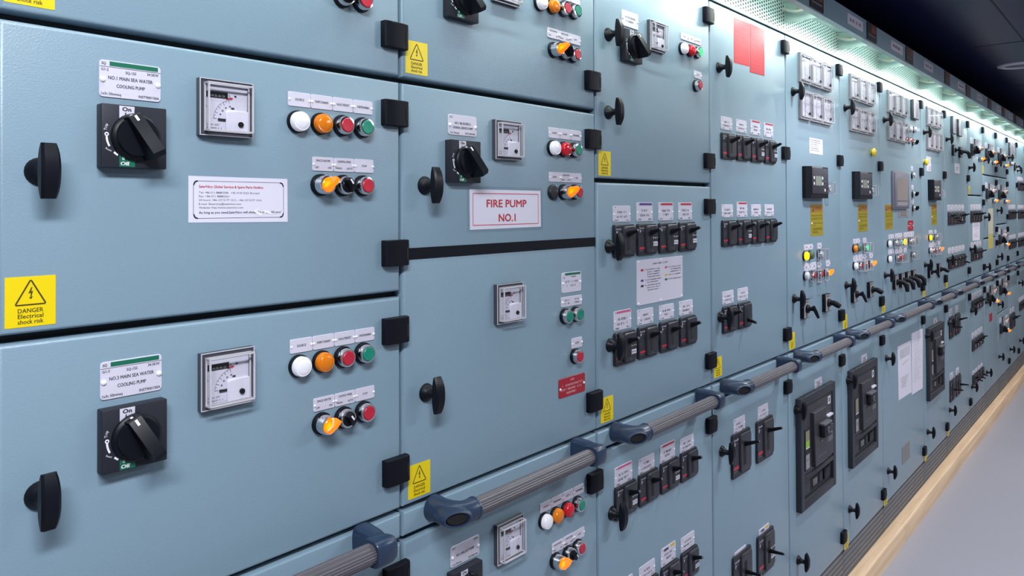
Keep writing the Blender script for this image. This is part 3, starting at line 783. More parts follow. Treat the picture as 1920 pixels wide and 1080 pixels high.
def f_service(g, w, h, y):
    a, b = w*.455, h*.40
    g.line([(-a+.02*w, b), (a-.02*w, b)], .0006, y, 'print'); g.line([(-a+.02*w, -b), (a-.02*w, -b)], .0006, y, 'print')
    g.line([(-a-.0, b-.03*w), (-a, -b+.03*w)], .0006, y, 'print'); g.line([(a, b-.03*w), (a, -b+.03*w)], .0006, y, 'print')
    for sx in (-1, 1):
        for sz in (-1, 1):
            for k in range(2):
                pts = [(.004, .004), (.016, .009), (.030, .006), (.046, .000), (.034, -.004), (.022, -.002), (.012, .000)]
                q = [((x, z) if k == 0 else (z, x)) for x, z in pts]
                g.poly([(sx*(a-.004*w-x*w*(.95 if k == 0 else 1.6)), sz*(b+.0*h-z*w*(1.6 if k == 0 else .95))) for x, z in q], y, 'print')
    L = -w*.405
    g.text('SaierNico Global Service & Spare Parts Hotline:', L, h*.285, h*.058, y, 'ink_red', 'l', w=w*.64, bold=.035)
    for s, z, ww in (('Tel: +86-511 88883508   +45 4120 2222 (Europe)', .155, .60), ('Fax: +86-511 88882561', .075, .29), ('24 hours: +86-157 5177 1515 , +86-157 5177 1616', -.005, .62), ('E-mail: Shservice@saiernico.com', -.09, .41), ('Website: http://www.saiernico.com', -.17, .43)):
        g.text(s, L, h*z, h*.044, y, 'print', 'l', w=w*ww)
    g.text('As long as you need,SaierNico will always be your with you!', L, -h*.275, h*.052, y, 'print', 'l', w=w*.83, bold=.03)
    for pts in (((.13, -.25), (.17, -.20), (.19, -.205), (.155, -.25), (.23, -.32), (.21, -.36), (.19, -.345)), ((.22, -.23), (.26, -.24), (.30, -.26), (.35, -.34), (.30, -.31), (.27, -.29), (.23, -.31), (.25, -.275))):
        g.poly([(x*w, z*h) for x, z in pts], y-.0002, 'screw_white')
sticker('service_sticker', (353, 329.5), (538.5, 335.7), (539, 416), (353, 417.5), 'white service hotline sticker with ornamented border and red heading', 'sticker', f_service)

def f_notice(seed, two):
    def fn(g, w, h, y):
        rnd = random.Random(seed); z = .45
        while z > -.45:
            if rnd.random() < .85:
                g.quad(-w*.44, -w*.44+w*(rnd.uniform(.35, .86) if not two else rnd.uniform(.6, .88)), z*h-h*.007, z*h+h*.007, y, 'notice_pink')
            z -= .027
    return fn
sticker('red_notice', (1375.5, 32.5), (1407, 45), (1405, 125), (1376, 117.5), 'left red notice sheet with pale lines of print, upper end higher', 'notice', f_notice(1, 0), 'red notices on the tall door', base='notice_red')
sticker('red_notice', (1407, 44.5), (1433, 57.5), (1433, 142), (1406, 135), 'right red notice sheet, hanging lower with a framed last paragraph', 'notice', f_notice(2, 1), 'red notices on the tall door', th=.0009, base='notice_red')

def f_chart(g, w, h, y):
    rnd = random.Random(6)
    g.scrib(-w*.17, w*.17, h*.39, h*.034, y, 'print', rnd)
    for x, z, m, n in ((-.42, .27, 'red_bar', 4), (-.42, .04, 'purple_bar', 2), (-.42, -.08, 'navy_bar', 3), (.09, .27, 'pink_bar', 3), (.09, .09, 'yellow_bar', 1), (.09, -.01, 'green_bar', 1)):
        g.quad(w*x, w*(x+.055), h*(z-.024), h*(z+.024), y, m)
        for k in range(n): g.scrib(w*(x+(.08 if k == 0 else .13)), w*(x+rnd.uniform(.36, .44)), h*(z-.055*k), h*.026, y, 'print', rnd)
X, Z, w, h = rect4((1192.5, 488), (1279, 479.5), (1279, 558), (1193.5, 573))
g = G(); g.rr(0, 0, w, h, .004, 0, -.0016, 'plate_white', c=.0004); f_chart(g, w, h, -.0018)
o = tag(put('colour_chart', g.mesh('colour_chart', smooth=False), None, (X, 0, Z)), 'white screwed chart with coloured squares between the two breaker rows', 'chart')
for x in (-.47, 0, .47):
    for z in (-.46, .46): screw(o, x*w, z*h)

# ------------------------------------------------------------------ cubicle 1
TXB = lambda s, z=0.0, f=.17, mx=.62: (s, 0, z, f, 'c', mx)
SRC = [TXB('SOURCE', 0, .17, .40)]; STB = [TXB('PUMP STANDBY')]; FLT = [TXB('FAULT/RESET')]; RUN = [TXB('START/RUNNING')]
SPH = [('SPACE HEATER', 0, .24, .16, 'c', .66), ('OFF', -.30, -.24, .15, 'c'), ('ON', .30, -.24, .15, 'c')]
CTM = [('CONTROL MODE', 0, .24, .16, 'c', .66), ('MANU', -.27, -.24, .15, 'c'), ('AUTO', .27, -.24, .15, 'c')]; STP = [TXB('STOP', 0, .16, .25)]
def big_plate(tl, tr, br, bl, top, lines, label, bar='green_bar'):
    X, Z, w, h = rect4(tl, tr, br, bl)
    return plate(X, Z, w, h, top+lines, label, 'name plate', 'pump name plates', bar=bar, sr=.0036)
def pump_plate(n, a, tl, tr, br, bl):
    big_plate(tl, tr, br, bl, [('SQ', -.43, .415, .075, 'c'), ('-', 0, .325, 0, 'c'), (f'G1-{a}', -.47, .25, .075, 'l'), ('SQ-15S', 0, .22, .075, 'c'), ('34.5KW', .46, .25, .075, 'r')],
              [(f'NO.{n} MAIN SEA WATER', 0, .04, .095, 'c', .72), ('COOLING PUMP', 0, -.17, .095, 'c', .46), ('1x3c 50mmsq', -.47, -.40, .075, 'l'), ('INST900/100A', .47, -.40, .075, 'r')],
              f'white plate reading NO.{n} MAIN SEA WATER COOLING PUMP')
pump_plate(1, 2, (185, 110.5), (300, 127), (301, 192.5), (185, 180.5))
pump_plate(3, 3, (187, 679), (302.5, 664), (302.5, 730), (187, 752))
DA, DB, DCc = 'on door above No.1 sea water pump door', 'on No.1 sea water pump door', 'on No.3 sea water pump door'
X, Z = P(254, 257, .018); rotary(X, Z, f'black rotary breaker handle turned to On {DB}')
X, Z = P(255, 818, .018); rotary(X, Z, f'black rotary breaker handle turned to On {DCc}')
X, Z = P(427, 203.5, .012); meter(X, Z, .0795, f'square hour and ampere meter {DB}', 'square hour meters')
X, Z = P(429.5, 709.5, .012); meter(X, Z, .0795, f'square hour and ampere meter {DCc}', 'square hour meters')
GL = 'small white label plates'
def row4(lab, devs, where, names=None):
    strip(*lab, names or [(SRC, 'white SOURCE label plate'), (STB, 'white PUMP STANDBY label plate'), (FLT, 'white FAULT/RESET label plate'), (RUN, 'white START/RUNNING label plate')], where, GL)
    for k, (x, y) in enumerate(devs):
        X, Z = P(x, y, .0165)
        if k == 0: pilot(X, Z, 'lens_white', f'white lit source lamp {where}', 'round indicator lamps')
        if k == 1: pilot(X, Z, 'lens_amber', f'amber standby lamp {where}', 'round indicator lamps')
        if k == 2: button(X, Z, 'cap_red', f'red fault reset button in the upper row {where}', 'chrome push buttons')
        if k == 3: button(X, Z, 'cap_green', f'green start button {where}', 'chrome push buttons')
def row3(lab, devs, where):
    if lab: strip(*lab, [(SPH, 'white SPACE HEATER label plate'), (CTM, 'white CONTROL MODE label plate'), (STP, 'white STOP label plate')], where, GL)
    for k, (x, y) in enumerate(devs):
        X, Z = P(x, y, .0165)
        if k == 0: selector(X, Z, 'lit_orange', f'glowing orange space heater selector {where}', -38, 'selector switches')
        if k == 1: selector(X, Z, 'black', f'black control mode selector {where}', 40, 'selector switches')
        if k == 2: button(X, Z, 'cap_red', f'red stop button in the lower row {where}', 'chrome push buttons')
row4(((539, 170), (698, 192), (698, 216), (539, 198)), [(567.5, 227), (611, 231), (651.5, 234.5), (689, 238.5)], DB)
row3(((584, 293.5), (700, 300), (699.5, 325), (585, 320)), [(611, 346.5), (653, 347.5), (690, 348)], DB)
row4(((542, 637), (701, 613), (702, 637), (543, 664)), [(570.5, 688.5), (613.5, 680), (653.5, 671.5), (691, 664)], DCc)
row3(((586, 747.5), (701, 722), (702, 744.5), (587, 773.5)), [(613.5, 797), (654.5, 785.5), (692, 774.5)], DCc)
X, Z = P(652, -8, .0165); selector(X, Z, 'black', f'black selector at the picture top {DA}', 40, 'selector switches')
X, Z = P(687, 1, .0165); button(X, Z, 'cap_red', f'red stop button {DA}', 'chrome push buttons')
SW, SH = .0525, .059
X, Z = P(56, -35.5); danger(X, Z, SW, SH, 'yellow electrical danger sticker at top left, mostly above the picture')
X, Z = P(57.3, 565); danger(X, Z, SW, SH, f'yellow electrical danger sticker at the lower left {DB}')

# ------------------------------------------------------------------ cubicle 2
E2A, E2B, E2C, E2E = 'above the fire pump door', 'on the fire pump door', 'below the black tape', 'on the ballast pump door'
for x, y, s in ((781, 109, f'{E2A}'), (786, 899, E2C)):
    X, Z = P(x, y); danger(X, Z, SW, SH, f'yellow electrical danger sticker {s}')
for x, y, s in ((875, 303, E2B), (871, -2.5, E2A), (878.5, 1104, E2E)):
    X, Z = P(x, y, .018); rotary(X, Z, f'black rotary breaker handle {s}')
for x, y, s in ((955.5, 263, E2B), (952, -29, E2A), (958.5, 568, E2C), (959, 1012, E2E)):
    X, Z = P(x, y, .012); meter(X, Z, .0795, f'square hour meter {s}', 'square hour meters')
big_plate((839, 213), (892.5, 220), (893, 257), (840, 252), [('G2-1', -.45, .38, .09, 'l')], [('NO.1 BILGE,FIRE &', 0, .10, .12, 'c', .56), ('GENERAL SERVICE PUMP', 0, -.12, .12, 'c', .70), ('1x3c 50mmsq', -.44, -.38, .09, 'l', .34), ('INST1200/100A', .44, -.38, .09, 'r', .36)], 'white plate reading NO.1 BILGE, FIRE and GENERAL SERVICE PUMP', None)
big_plate((844, 1025.5), (897.5, 1002), (898, 1039), (844, 1065.5), [('G2-4', -.45, .38, .09, 'l'), ('37KW', .44, .38, .09, 'r')], [('NO.1 BALLAST PUMP', 0, .0, .13, 'c', .62), ('1x3c 50mmsq', -.44, -.38, .09, 'l', .34), ('INST600/100A', .44, -.38, .09, 'r', .38)], 'white plate reading NO.1 BALLAST PUMP, tilted by perspective beside the handrail', None)
UN = lambda a=.5: [(None, 0, 0, .18, 'c', a)]
UN2 = [(None, 0, .22, .15, 'c', .55), (None, -.22, -.24, .14, 'c', .22), (None, .22, -.24, .14, 'c', .22)]
row4(((1013, -38), (1087, -17.5), (1087, 7), (1013, -11)), [(1021, 3.5), (1044, 10), (1065, 15), (1084.5, 20.5)], E2A)
row3(((1025, 52), (1088, 67), (1087.5, 84), (1026, 72)), [(1047, 92), (1066, 97), (1083.5, 102)], E2A)
strip((1028, 238.5), (1089, 246), (1089, 264), (1028, 259), [(SRC, 'white SOURCE label plate'), (UN(.5), 'white middle label plate of upper row'), (RUN, 'white START/RUNNING label plate')], E2B, GL)
for (x, y), fn, m, l in (((1045.5, 277), pilot, 'lens_white', 'white lit lamp'), ((1066, 279.5), pilot, 'lens_red', 'red lamp between white and green'), ((1085.5, 281), button, 'cap_green', 'green start button')):
    X, Z = P(x, y, .0165); fn(X, Z, m, f'{l} {E2B}', 'round indicator lamps' if fn is pilot else 'chrome push buttons')
strip((1029, 322), (1089.5, 325.5), (1089.5, 343), (1029, 341), [(UN(.4), 'white left label plate of lower row'), (CTM, 'white CONTROL MODE label plate'), (STP, 'white STOP label plate')], E2B, GL)
X, Z = P(1040, 360.5, .007); blank(X, Z, f'flat black blanking plug left of orange selector {E2B}')
X, Z = P(1066, 360, .0165); selector(X, Z, 'lit_orange', f'glowing orange selector {E2B}', -38, 'selector switches')
X, Z = P(1086.5, 360, .0165); button(X, Z, 'cap_red', f'red stop button {E2B}', 'chrome push buttons')
X, Z, w, h = rect4((1053, 513), (1088.5, 507), (1089, 545), (1052, 550))
plate(X, Z, w, h, [('G2', -.42, .25, .08, 'l'), (None, .1, .27, .07, 'c', .25), (None, 0, .04, .10, 'c', .70), (None, 0, -.16, .10, 'c', .50)], f'white name plate with green bar {E2C}', 'name plate', bar='green_bar')
X, Z, w, h = rect4((1051, 557.5), (1090, 552.5), (1090.5, 570), (1052, 577))
plate(X, Z, w, h, [(None, -.22, .16, .16, 'c', .24), (None, -.22, -.16, .16, 'c', .24), (None, .24, .16, .16, 'c', .2), (None, .24, -.16, .16, 'c', .22)], f'wide white label plate above two green buttons {E2C}', 'label plate', GL)
for (x, y), l in (((1069, 594), 'left green button of the pair'), ((1088.5, 590), 'right green button of the pair')):
    X, Z = P(x, y, .0165); button(X, Z, 'cap_green', f'{l} {E2C}', 'chrome push buttons')
X, Z, w, h = rect4((1071, 634.5), (1090.5, 631), (1091, 650), (1071, 654)); plate(X, Z, w, h, [('STOP', 0, 0, .2, 'c', .4)], f'small white STOP label plate {E2C}', 'label plate', GL)
X, Z = P(1088, 669, .0165); button(X, Z, 'cap_red', f'single red button above red plate {E2C}', 'chrome push buttons')
X, Z, w, h = rect4((1047, 712), (1096, 698), (1096, 732), (1047, 749))
plate(X, Z, w, h, [('NOTE', 0, .34, .10, 'c', .25), (None, .03, .10, .11, 'c', .80), (None, -.03, -.10, .11, 'c', .86), (None, 0, -.30, .11, 'c', .45)], f'dark red engraved note plate {E2C}', 'plate', base='plate_red', ink='plate_red_text', name='note_plate')
strip((1011, 945), (1094, 905.5), (1094.5, 922.5), (1012, 962.5), [(SRC, 'white SOURCE label plate'), (STB, 'white PUMP STANDBY label plate'), (UN(.3), 'white third label plate'), (RUN, 'white START/RUNNING label plate')], E2E, GL)
for (x, y), fn, m, l in (((1030, 979.5), pilot, 'lens_white', 'white lit lamp'), ((1051, 968.5), pilot, 'lens_amber', 'amber lamp'), ((1071, 957.5), pilot, 'lens_red', 'red lamp'), ((1091.5, 947.5), button, 'cap_green', 'green start button')):
    X, Z = P(x, y, .0165); fn(X, Z, m, f'{l} {E2E}', 'round indicator lamps' if fn is pilot else 'chrome push buttons')
row3(((1034, 1019), (1095, 987), (1095.5, 1006), (1034.5, 1038)), [(1051, 1054.5), (1074, 1041), (1092, 1028.5)], E2E)

# ------------------------------------------------------------------ cubicle 3
U3, C3, L3 = 'above the colour chart door', 'on the colour chart door', 'below the colour chart door'
X, Z = P(1189.5, 87, .018); rotary(X, Z, f'black rotary breaker handle {U3}')
X, Z = P(1235, 69, .012); meter(X, Z, .0795, f'square hour meter {U3}', 'square hour meters')
X, Z, w, h = rect4((1165, 19), (1196, 26), (1196, 57), (1165, 47)); plate(X, Z, w, h, [(None, 0, .1, .12, 'c', .6), (None, 0, -.14, .12, 'c', .5)], f'white name plate above the rotary handle {U3}', 'name plate', 'pump name plates')
strip((1276, 59.5), (1314, 74), (1314, 84.5), (1276.5, 75), [(SRC, 'white SOURCE label plate'), (UN(.4), 'white middle label plate'), (RUN, 'white START/RUNNING label plate')], U3, GL)
for (x, y), fn, m, l in (((1287.5, 90), pilot, 'lens_white', 'white lit lamp'), ((1301.5, 94), pilot, 'lens_red', 'red lamp'), ((1314.5, 97.5), button, 'cap_green_lit', 'bright green lit button')):
    X, Z = P(x, y, .0165); fn(X, Z, m, f'{l} {U3}', 'round indicator lamps' if fn is pilot else 'chrome push buttons')
X, Z, w, h = rect4((1301, 132), (1314.5, 136), (1314.5, 149), (1301, 146)); plate(X, Z, w, h, [('STOP', 0, 0, .2, 'c', .4)], f'small white STOP label plate {U3}', 'label plate', GL)
X, Z = P(1313.5, 160, .0165); button(X, Z, 'cap_red', f'single red stop button {U3}', 'chrome push buttons')
X, Z = P(1133.5, 306.5); danger(X, Z, SW, SH, f'yellow electrical danger sticker at lower left {U3}')
X, Z = P(1138, 767); danger(X, Z, SW, SH, f'yellow electrical danger sticker at lower left {C3}')
BX3 = [1.5715, 1.6801, 1.7902, 1.8991]; BX4 = [2.1701, 2.2783, 2.3879, 2.4985]
GB = 'black moulded case breakers'
def brow(xs, zb, zp, where, rown, bars, stickers=(), states=None, plates=True, w=.093, h=.081, pw=.079, ph=.040):
    for k, x in enumerate(xs):
        st = (states or {}).get(k, 'on')
        nm = f'{ORD[k]} from left'
        breaker(x, zb, f'black breaker, {nm}, {rown} {where}', GB, st, k in stickers, w, h)
        if plates:
            b = bars.get(k); nb = {'red_bar': 'red-barred', 'pink_bar': 'pink-barred', 'purple_bar': 'purple-barred', 'two': 'two-coloured', None: 'plain'}[b]
            bplate(x-.004, zp, f'{nb} name plate, {nm}, {rown} {where}', None if b == 'two' else b, w=pw, h=ph, bars2=(b == 'two'), k=k)
brow(BX3, -.084, -.017, C3, 'upper row', {1: 'purple_bar', 2: 'red_bar', 3: 'red_bar'}, (1, 2, 3))
zr2 = P(1219, 641, .012)[1]; zp2 = P(1219, 591)[1]
brow(BX3, zr2, zp2, C3, 'lower row', {0: 'pink_bar'}, (0,))
zr3 = P(1223, 913, .012)[1]; zp3 = P(1223, 864)[1]
brow(BX3, zr3, zp3, L3, 'upper row', {0: 'pink_bar', 2: 'red_bar'}, (0, 2))
zr4 = P(1301, 1056, .012)[1]; zp4 = P(1300, 1007)[1]
brow(BX3, zr4, zp4, L3, 'lower row', {2: 'two'}, (2, 3))

# ------------------------------------------------------------------ cubicle 4
T4, L4 = 'on the red notice door', 'below the red notice door'
brow(BX4, .1865, P(1369, 233)[1], T4, 'top row', {2: 'red_bar', 3: 'red_bar'}, (2, 3))
brow(BX4, P(1398, 435.5, .012)[1], P(1398, 395)[1], T4, 'middle row', {1: 'red_bar'}, (1,))
brow(BX4[:2], P(1371, 599, .012)[1], P(1371, 556)[1], T4, 'bottom row', {}, (), {1: 'off'})
X, Z = P(1346, 688); danger(X, Z, SW, SH, f'yellow electrical danger sticker at lower left {T4}')
xb = [2.2430, 2.4180]
xb = [P(1394, 850, .012)[0], P(1438, 824, .012)[0]]
brow(xb, P(1394, 850, .012)[1], P(1393, 792)[1], L4, 'upper pair', {}, (), None, True, .132, .136, .084, .046)
brow(xb, P(1439, 1038, .012)[1]+.002, P(1440, 996)[1]-.004, L4, 'lower pair', {1: 'two'}, (1,), {0: 'mid', 1: 'mid'}, True, .132, .136, .084, .046)

# ------------------------------------------------------------------ generator cubicles 5, 6, 8 share one layout
def gen(i, where, lowhere, lamp):
    o = off(i); A = lambda x, y, d=0.0: (P(x, y, d)[0]+o, P(x, y, d)[1])
    mx = [2.835, 2.957, 3.074]; k = 0
    for r, z in ((0, P(1533, 136.7, .012)[1]), (1, P(1534, 203, .012)[1])):
        for c in range(3):
            meter(mx[c]+o, z, .110, f'square white meter, {ORD[c]} of the {"upper" if r == 0 else "lower"} row, {where}', 'square generator meters', k, 'plain'); k += 1
    X, Z = (2.9225+o, .090); controller(X, Z, f'black controller with small screen {where}')
    X, Z = A(1558, 353, .02); guarded(X, Z, 'lens_white_off', f'clear covered button right of the controller {where}', group='clear covered buttons')
    w_, h_ = .1415, .123; g = G(); y = -.0007
    g.rr(0, 0, w_, h_, .001, 0, -.0005, 'label_ochre'); g.quad(-w_*.48, w_*.48, h_*.24, h_*.48, y, 'label_orange')
    g.poly([(-.40*w_, .27*h_), (-.20*w_, .27*h_), (-.30*w_, .44*h_)], y-.0001, 'ink_brown'); g.scrib(-.14*w_, .42*w_, .355*h_, .10*h_, y-.0001, 'ink_brown', random.Random(7), 1)
    rnd = random.Random(11)
    for z, a, b, hh in ((.14, -.44, .46, .05), (.04, -.40, .46, .06), (-.10, -.25, .46, .03), (-.17, -.30, -.1, .03), (-.26, -.34, .44, .03), (-.30, -.34, .44, .03), (-.36, -.36, .1, .03), (-.40, -.36, .1, .03)):
        g.scrib(a*w_, b*w_, z*h_, hh*h_, y, 'ink_olive', rnd, .95)
    X, Z = A(1531.5, 412.5)
    lab = put('warning_label', g.mesh('warning_label', smooth=False), None, (X, 0, Z)); tag(lab, f'ochre warning label with orange heading below controller {where}', 'warning label', 'ochre warning labels'); screw(lab, -.42*w_, -.10*h_, -.0006, .004)
    def sp(x0, y0, x1, y1, n, what):
        a, b = A(x0, y0), A(x1, y1); ww = (b[0]-a[0])/n; hh = a[1]-b[1]
        for q in range(n): plate(a[0]+ww*(q+.5), (a[1]+b[1])/2, ww-.001, hh, UN(.45), f'{(ORD[q]+" ") if n > 1 else ""}small label plate {what} {where}', 'label plate', GL, sr=.0024)
    sp(1507, 459, 1523.5, 467.5, 2, 'above the lit lamp' if i != 5 else 'above the amber lamp'); sp(1532, 456, 1539.5, 466, 1, 'at the upper covered button')
    sp(1507.5, 494.5, 1530, 505.5, 3, 'in the trio by the lower lamp'); sp(1532, 491, 1539, 501, 1, 'in the middle above the lower buttons'); sp(1548, 488.5, 1555.5, 499, 1, 'above the orange lit selector')
    X, Z = A(1516, 480, .017)
    pilot(X, Z, {'y': 'lens_yellow_lit', 'a': 'lens_amber'}[lamp], f'{"yellow lit" if lamp == "y" else "amber unlit"} lamp of the upper button row {where}', 'round indicator lamps')
    X, Z = A(1525.5, 478.5, .017); pilot(X, Z, 'lens_green_dark', f'dark green lamp of the upper button row {where}', 'round indicator lamps')
    X, Z = A(1541.5, 477, .015); guarded(X, Z, 'cap_green_lit' if i == 5 else 'lens_white_off', f'{"green lit" if i == 5 else "unlit"} clear covered button of the upper row {where}', group='clear covered buttons')
    X, Z = A(1517, 517.5, .017); pilot(X, Z, 'lens_white' if i == 5 else 'lens_white_off', f'white {"lit" if i == 5 else "unlit"} lamp of the lower button row {where}', 'round indicator lamps')
    X, Z = A(1527.5, 517, .015); guarded(X, Z, 'cap_red', f'red clear covered button beside the white lamp {where}', group='clear covered buttons')
    X, Z = A(1541.5, 514, .015); guarded(X, Z, 'cap_red', f'red clear covered button beside the orange selector {where}', group='clear covered buttons')
    X, Z = A(1555, 511, .0165); selector(X, Z, 'lit_orange_flat', f'orange lit selector of the lower button row {where}', 0, 'selector switches')
    X, Z = A(1513, 579, .014); cam_switch(X, Z, f'cam switch with side lever near the handle {where}', -70)
    X, Z = A(1553, 567.5, .014); cam_switch(X, Z, f'cam switch with thick knob near the hinge {where}', 0, False, True)
    if i == 4:
        X, Z, w, h = rect4((1517.5, 259), (1542.5, 261), (1542, 291), (1517.5, 287)); g = G(); g.rr(0, 0, w, h, .001, 0, -.0005, 'paper')
        rnd = random.Random(5)
        for q in range(6): g.scrib(-w*.42, w*rnd.uniform(.1, .42), h*(.36-.13*q), h*.05, -.0007, 'soft_print', rnd)
        tag(put('note_sticker', g.mesh('note_sticker', smooth=False), None, (X, 0, Z)), f'white printed note below the meters {where}', 'sticker')
    # lower door
    air_breaker(2.9155+o, -.910, f'large black air circuit breaker {lowhere}', i == 4)
    X, Z = A(1533.7, 718.5); plate(X, Z, .080, .039, [(None, 0, .15, .12, 'c', .6), (None, 0, -.05, .12, 'c', .5), (None, 0, -.25, .12, 'c', .55)], f'white name plate above the large air breaker {lowhere}', 'name plate', 'air breaker name plates')
W5, W6, W8, W7 = 'on the nearest generator door', 'on the second generator door', 'on the third generator door', 'on the touch screen door'
gen(4, W5, 'under the nearest generator door', 'y'); gen(5, W6, 'under the second generator door', 'a'); gen(7, W8, 'under the third generator door', 'y')
X, Z = P(1639.5, 285.5, .016); mushroom(X, Z, f'yellow mushroom stop button {W6}')
X, Z = P(1738, 304, .016); mushroom(X, Z, f'yellow mushroom stop button {W8}')
X, Z, w, h = rect4((1737, 293), (1745.5, 295), (1744.5, 322), (1737, 321)); plate(X, Z, w, h, [(None, .1, -.25, .16, 'c', .4), (None, .1, -.40, .06, 'c', .5)], f'white plate behind the yellow mushroom button {W8}', 'plate')
for x, y, s in ((1485, 639, W5), (1584.5, 603, W6)):
    X, Z = P(x, y); danger(X, Z, SW, SH, f'yellow electrical danger sticker beside the hinge {s}')
zdl = P(1590, 1012)[1]; zdu = P(1485, 639)[1]
for i, s in ((6, W7), (7, W8), (8, 'on the twin tall meter door')): danger(SEAM[i]+.034, zdu, SW, SH, f'yellow electrical danger sticker beside the hinge {s}')
for i, s in ((5, 'second generator'), (6, 'touch screen'), (7, 'third generator'), (8, 'twin tall meter')): danger(SEAM[i]+.034, zdl, SW, SH, f'yellow danger sticker low down near the grille of the {s} cubicle')

# ------------------------------------------------------------------ cubicle 7 with the touch screen
zm1, zm2 = P(1533, 136.7, .012)[1], P(1534, 203, .012)[1]
x7 = SEAM[6]
for r, z in ((0, zm1), (1, zm2)):
    for c in range(3): meter(x7+.178+.122*c, z, .110, f'square white meter, {ORD[c]} of the {"upper" if r == 0 else "lower"} row, {W7}', 'square generator meters', c+r, 'plain')
def tall_meter(X, Z, label, w=.085, h=.16):
    t = empty('edgewise_meter', (X, 0, Z), label, 'meter', 'tall edgewise meters')
    def b(g): g.box(-w/2, w/2, -.016, 0, -h/2, h/2, 'smoke_edge', c=.002); g.box(-w*.44, w*.44, -.018, -.016, -h*.46, h*.46, 'white_plastic')
    put('housing', shape(('tallm', w, h), b, 'housing'), t)
    def s(g):
        for q in range(12): g.quad(-w*.25, w*(.05 if q % 3 else .15), h*(-.36+.065*q)-.0008, h*(-.36+.065*q)+.0008, -.0183, 'print')
        g.quad(w*.18, w*.26, -h*.36, h*.38, -.0183, 'soft_print')
    put('scale', shape(('tallm_s', w, h), s, 'scale'), t)
    put('clear_cover', shape(('tallm_c', w, h), lambda g: g.box(-w*.45, w*.45, -.026, -.018, -h*.47, h*.47, 'clear'), 'clear_cover'), t)
X, Z = P(1716.5, 206, .012); tall_meter(X, Z, f'tall narrow synchronising meter at the right {W7}', .12, .105)
for k, (x, y, m, l) in enumerate(((1703, 243, 'lens_white_off', 'upper left unlit lamp'), (1711, 242.5, 'lens_white_off', 'upper middle unlit lamp'), (1718.5, 243, 'lens_white_off', 'upper right unlit lamp'), (1702.5, 262, 'cap_red', 'lower left button'), (1710, 263, 'cap_red', 'lower middle button'))):
    X, Z = P(x, y, .016); (pilot if k < 3 else button)(X, Z, m, f'{l} beside the lower meters {W7}', 'round indicator lamps' if k < 3 else 'chrome push buttons')
X, Z = P(1717, 267, .0165); selector(X, Z, 'black', f'black selector below the unlit lamps {W7}', 40, 'selector switches')
t = empty('touch_screen', (4.198, 0, .0785), f'grey touch screen with blank brownish display {W7}', 'touch screen')
def hm(g):
    g.box(-.147, .147, -.012, 0, -.097, .097, 'hmi_grey', c=.003); g.box(-.135, .140, -.016, -.012, -.088, .088, 'hmi_grey', c=.002); g.quad(-.10, .105, -.078, -.060, -.0163, 'sticker_grey')
    g.quad(-.147, .147, .0965, .0985, -.010, 'sticker_grey')
put('housing', shape('hmi', hm, 'housing'), t); put('screen', shape('hmi_s', lambda g: g.box(-.098, .110, -.0168, -.015, -.052, .062, 'hmi_screen'), 'screen'), t)
X, Z, w, h = rect4((1684, 394), (1703, 394.5), (1703, 407), (1684, 407.5)); plate(X, Z, w, h, [(None, 0, .2, .12, 'c', .7), (None, 0, -.05, .12, 'c', .6), (None, 0, -.28, .12, 'c', .7)], f'grey plate with print under the touch screen {W7}', 'plate', base='sticker_grey', screws=False)
for (x, y, yl, l) in ((1716, 328.5, 317, 'upper'), (1717, 364, 353, 'middle'), (1717.5, 390.5, 379.5, 'lower')):
    X, Z = P(x, y, .0165); (button if l == 'upper' else selector)(X, Z, 'lens_white_off' if l == 'upper' else 'black', f'{l} {"white button" if l == "upper" else "black selector"} right of the touch screen {W7}')
    X2, Z2 = P(x-1.5, yl); plate(X, Z+.037, .040, .026, UN(.5), f'{l} small label plate right of the touch screen {W7}', 'label plate', GL, sr=.0024)
o7 = off(6)
X, Z = P(1531.5, 412.5); w_, h_ = .1415, .123; lab = put('warning_label', bpy.data.meshes['warning_label'], None, (P(1666.5, 407)[0], 0, P(1666.5, 407)[1])); tag(lab, f'ochre warning label left of the touch screen {W7}', 'warning label', 'ochre warning labels')
X, Z, w, h = rect4((1702, 413.5), (1712, 413.5), (1711.5, 432), (1702.5, 432)); plate(X, Z, w, h, [(None, 0, .2, .10, 'c', .5), (None, 0, 0, .10, 'c', .5), (None, 0, -.2, .10, 'c', .5)], f'small dark red plate under the touch screen {W7}', 'plate', base='plate_red', ink='plate_red_text', name='note_plate')
def spl(x0, y0, x1, y1, n, what):
    a, b = P(x0, y0), P(x1, y1); ww = (b[0]-a[0])/n
    for q in range(n): plate(a[0]+ww*(q+.5), (a[1]+b[1])/2, ww-.001, a[1]-b[1], UN(.45), f'{(ORD[q]+" ") if n > 1 else ""}small white label plate in {what} {W7}', 'label plate', GL, sr=.0024)
spl(1665.5, 440, 1675.5, 447, 2, 'the left group, upper row'); spl(1678, 438, 1691, 445, 3, 'the middle group, upper row'); spl(1694, 436, 1713, 443, 4, 'the right group, upper row')
spl(1665.5, 468, 1675, 475.5, 2, 'the left group, lower row'); spl(1678, 467, 1691, 474, 3, 'the middle group, lower row'); spl(1694, 465.5, 1699.5, 472.5, 1, 'the right group, lower row')
for x, y, m, l in ((1671.5, 457, 'lens_white', 'white lit lamp of the upper row'), (1700, 453.5, 'lens_yellow_lit', 'yellow lit lamp of the upper row'), (1672, 486, 'lens_white', 'white lit lamp of the lower row')):
    X, Z = P(x, y, .017); pilot(X, Z, m, f'{l} {W7}', 'round indicator lamps')
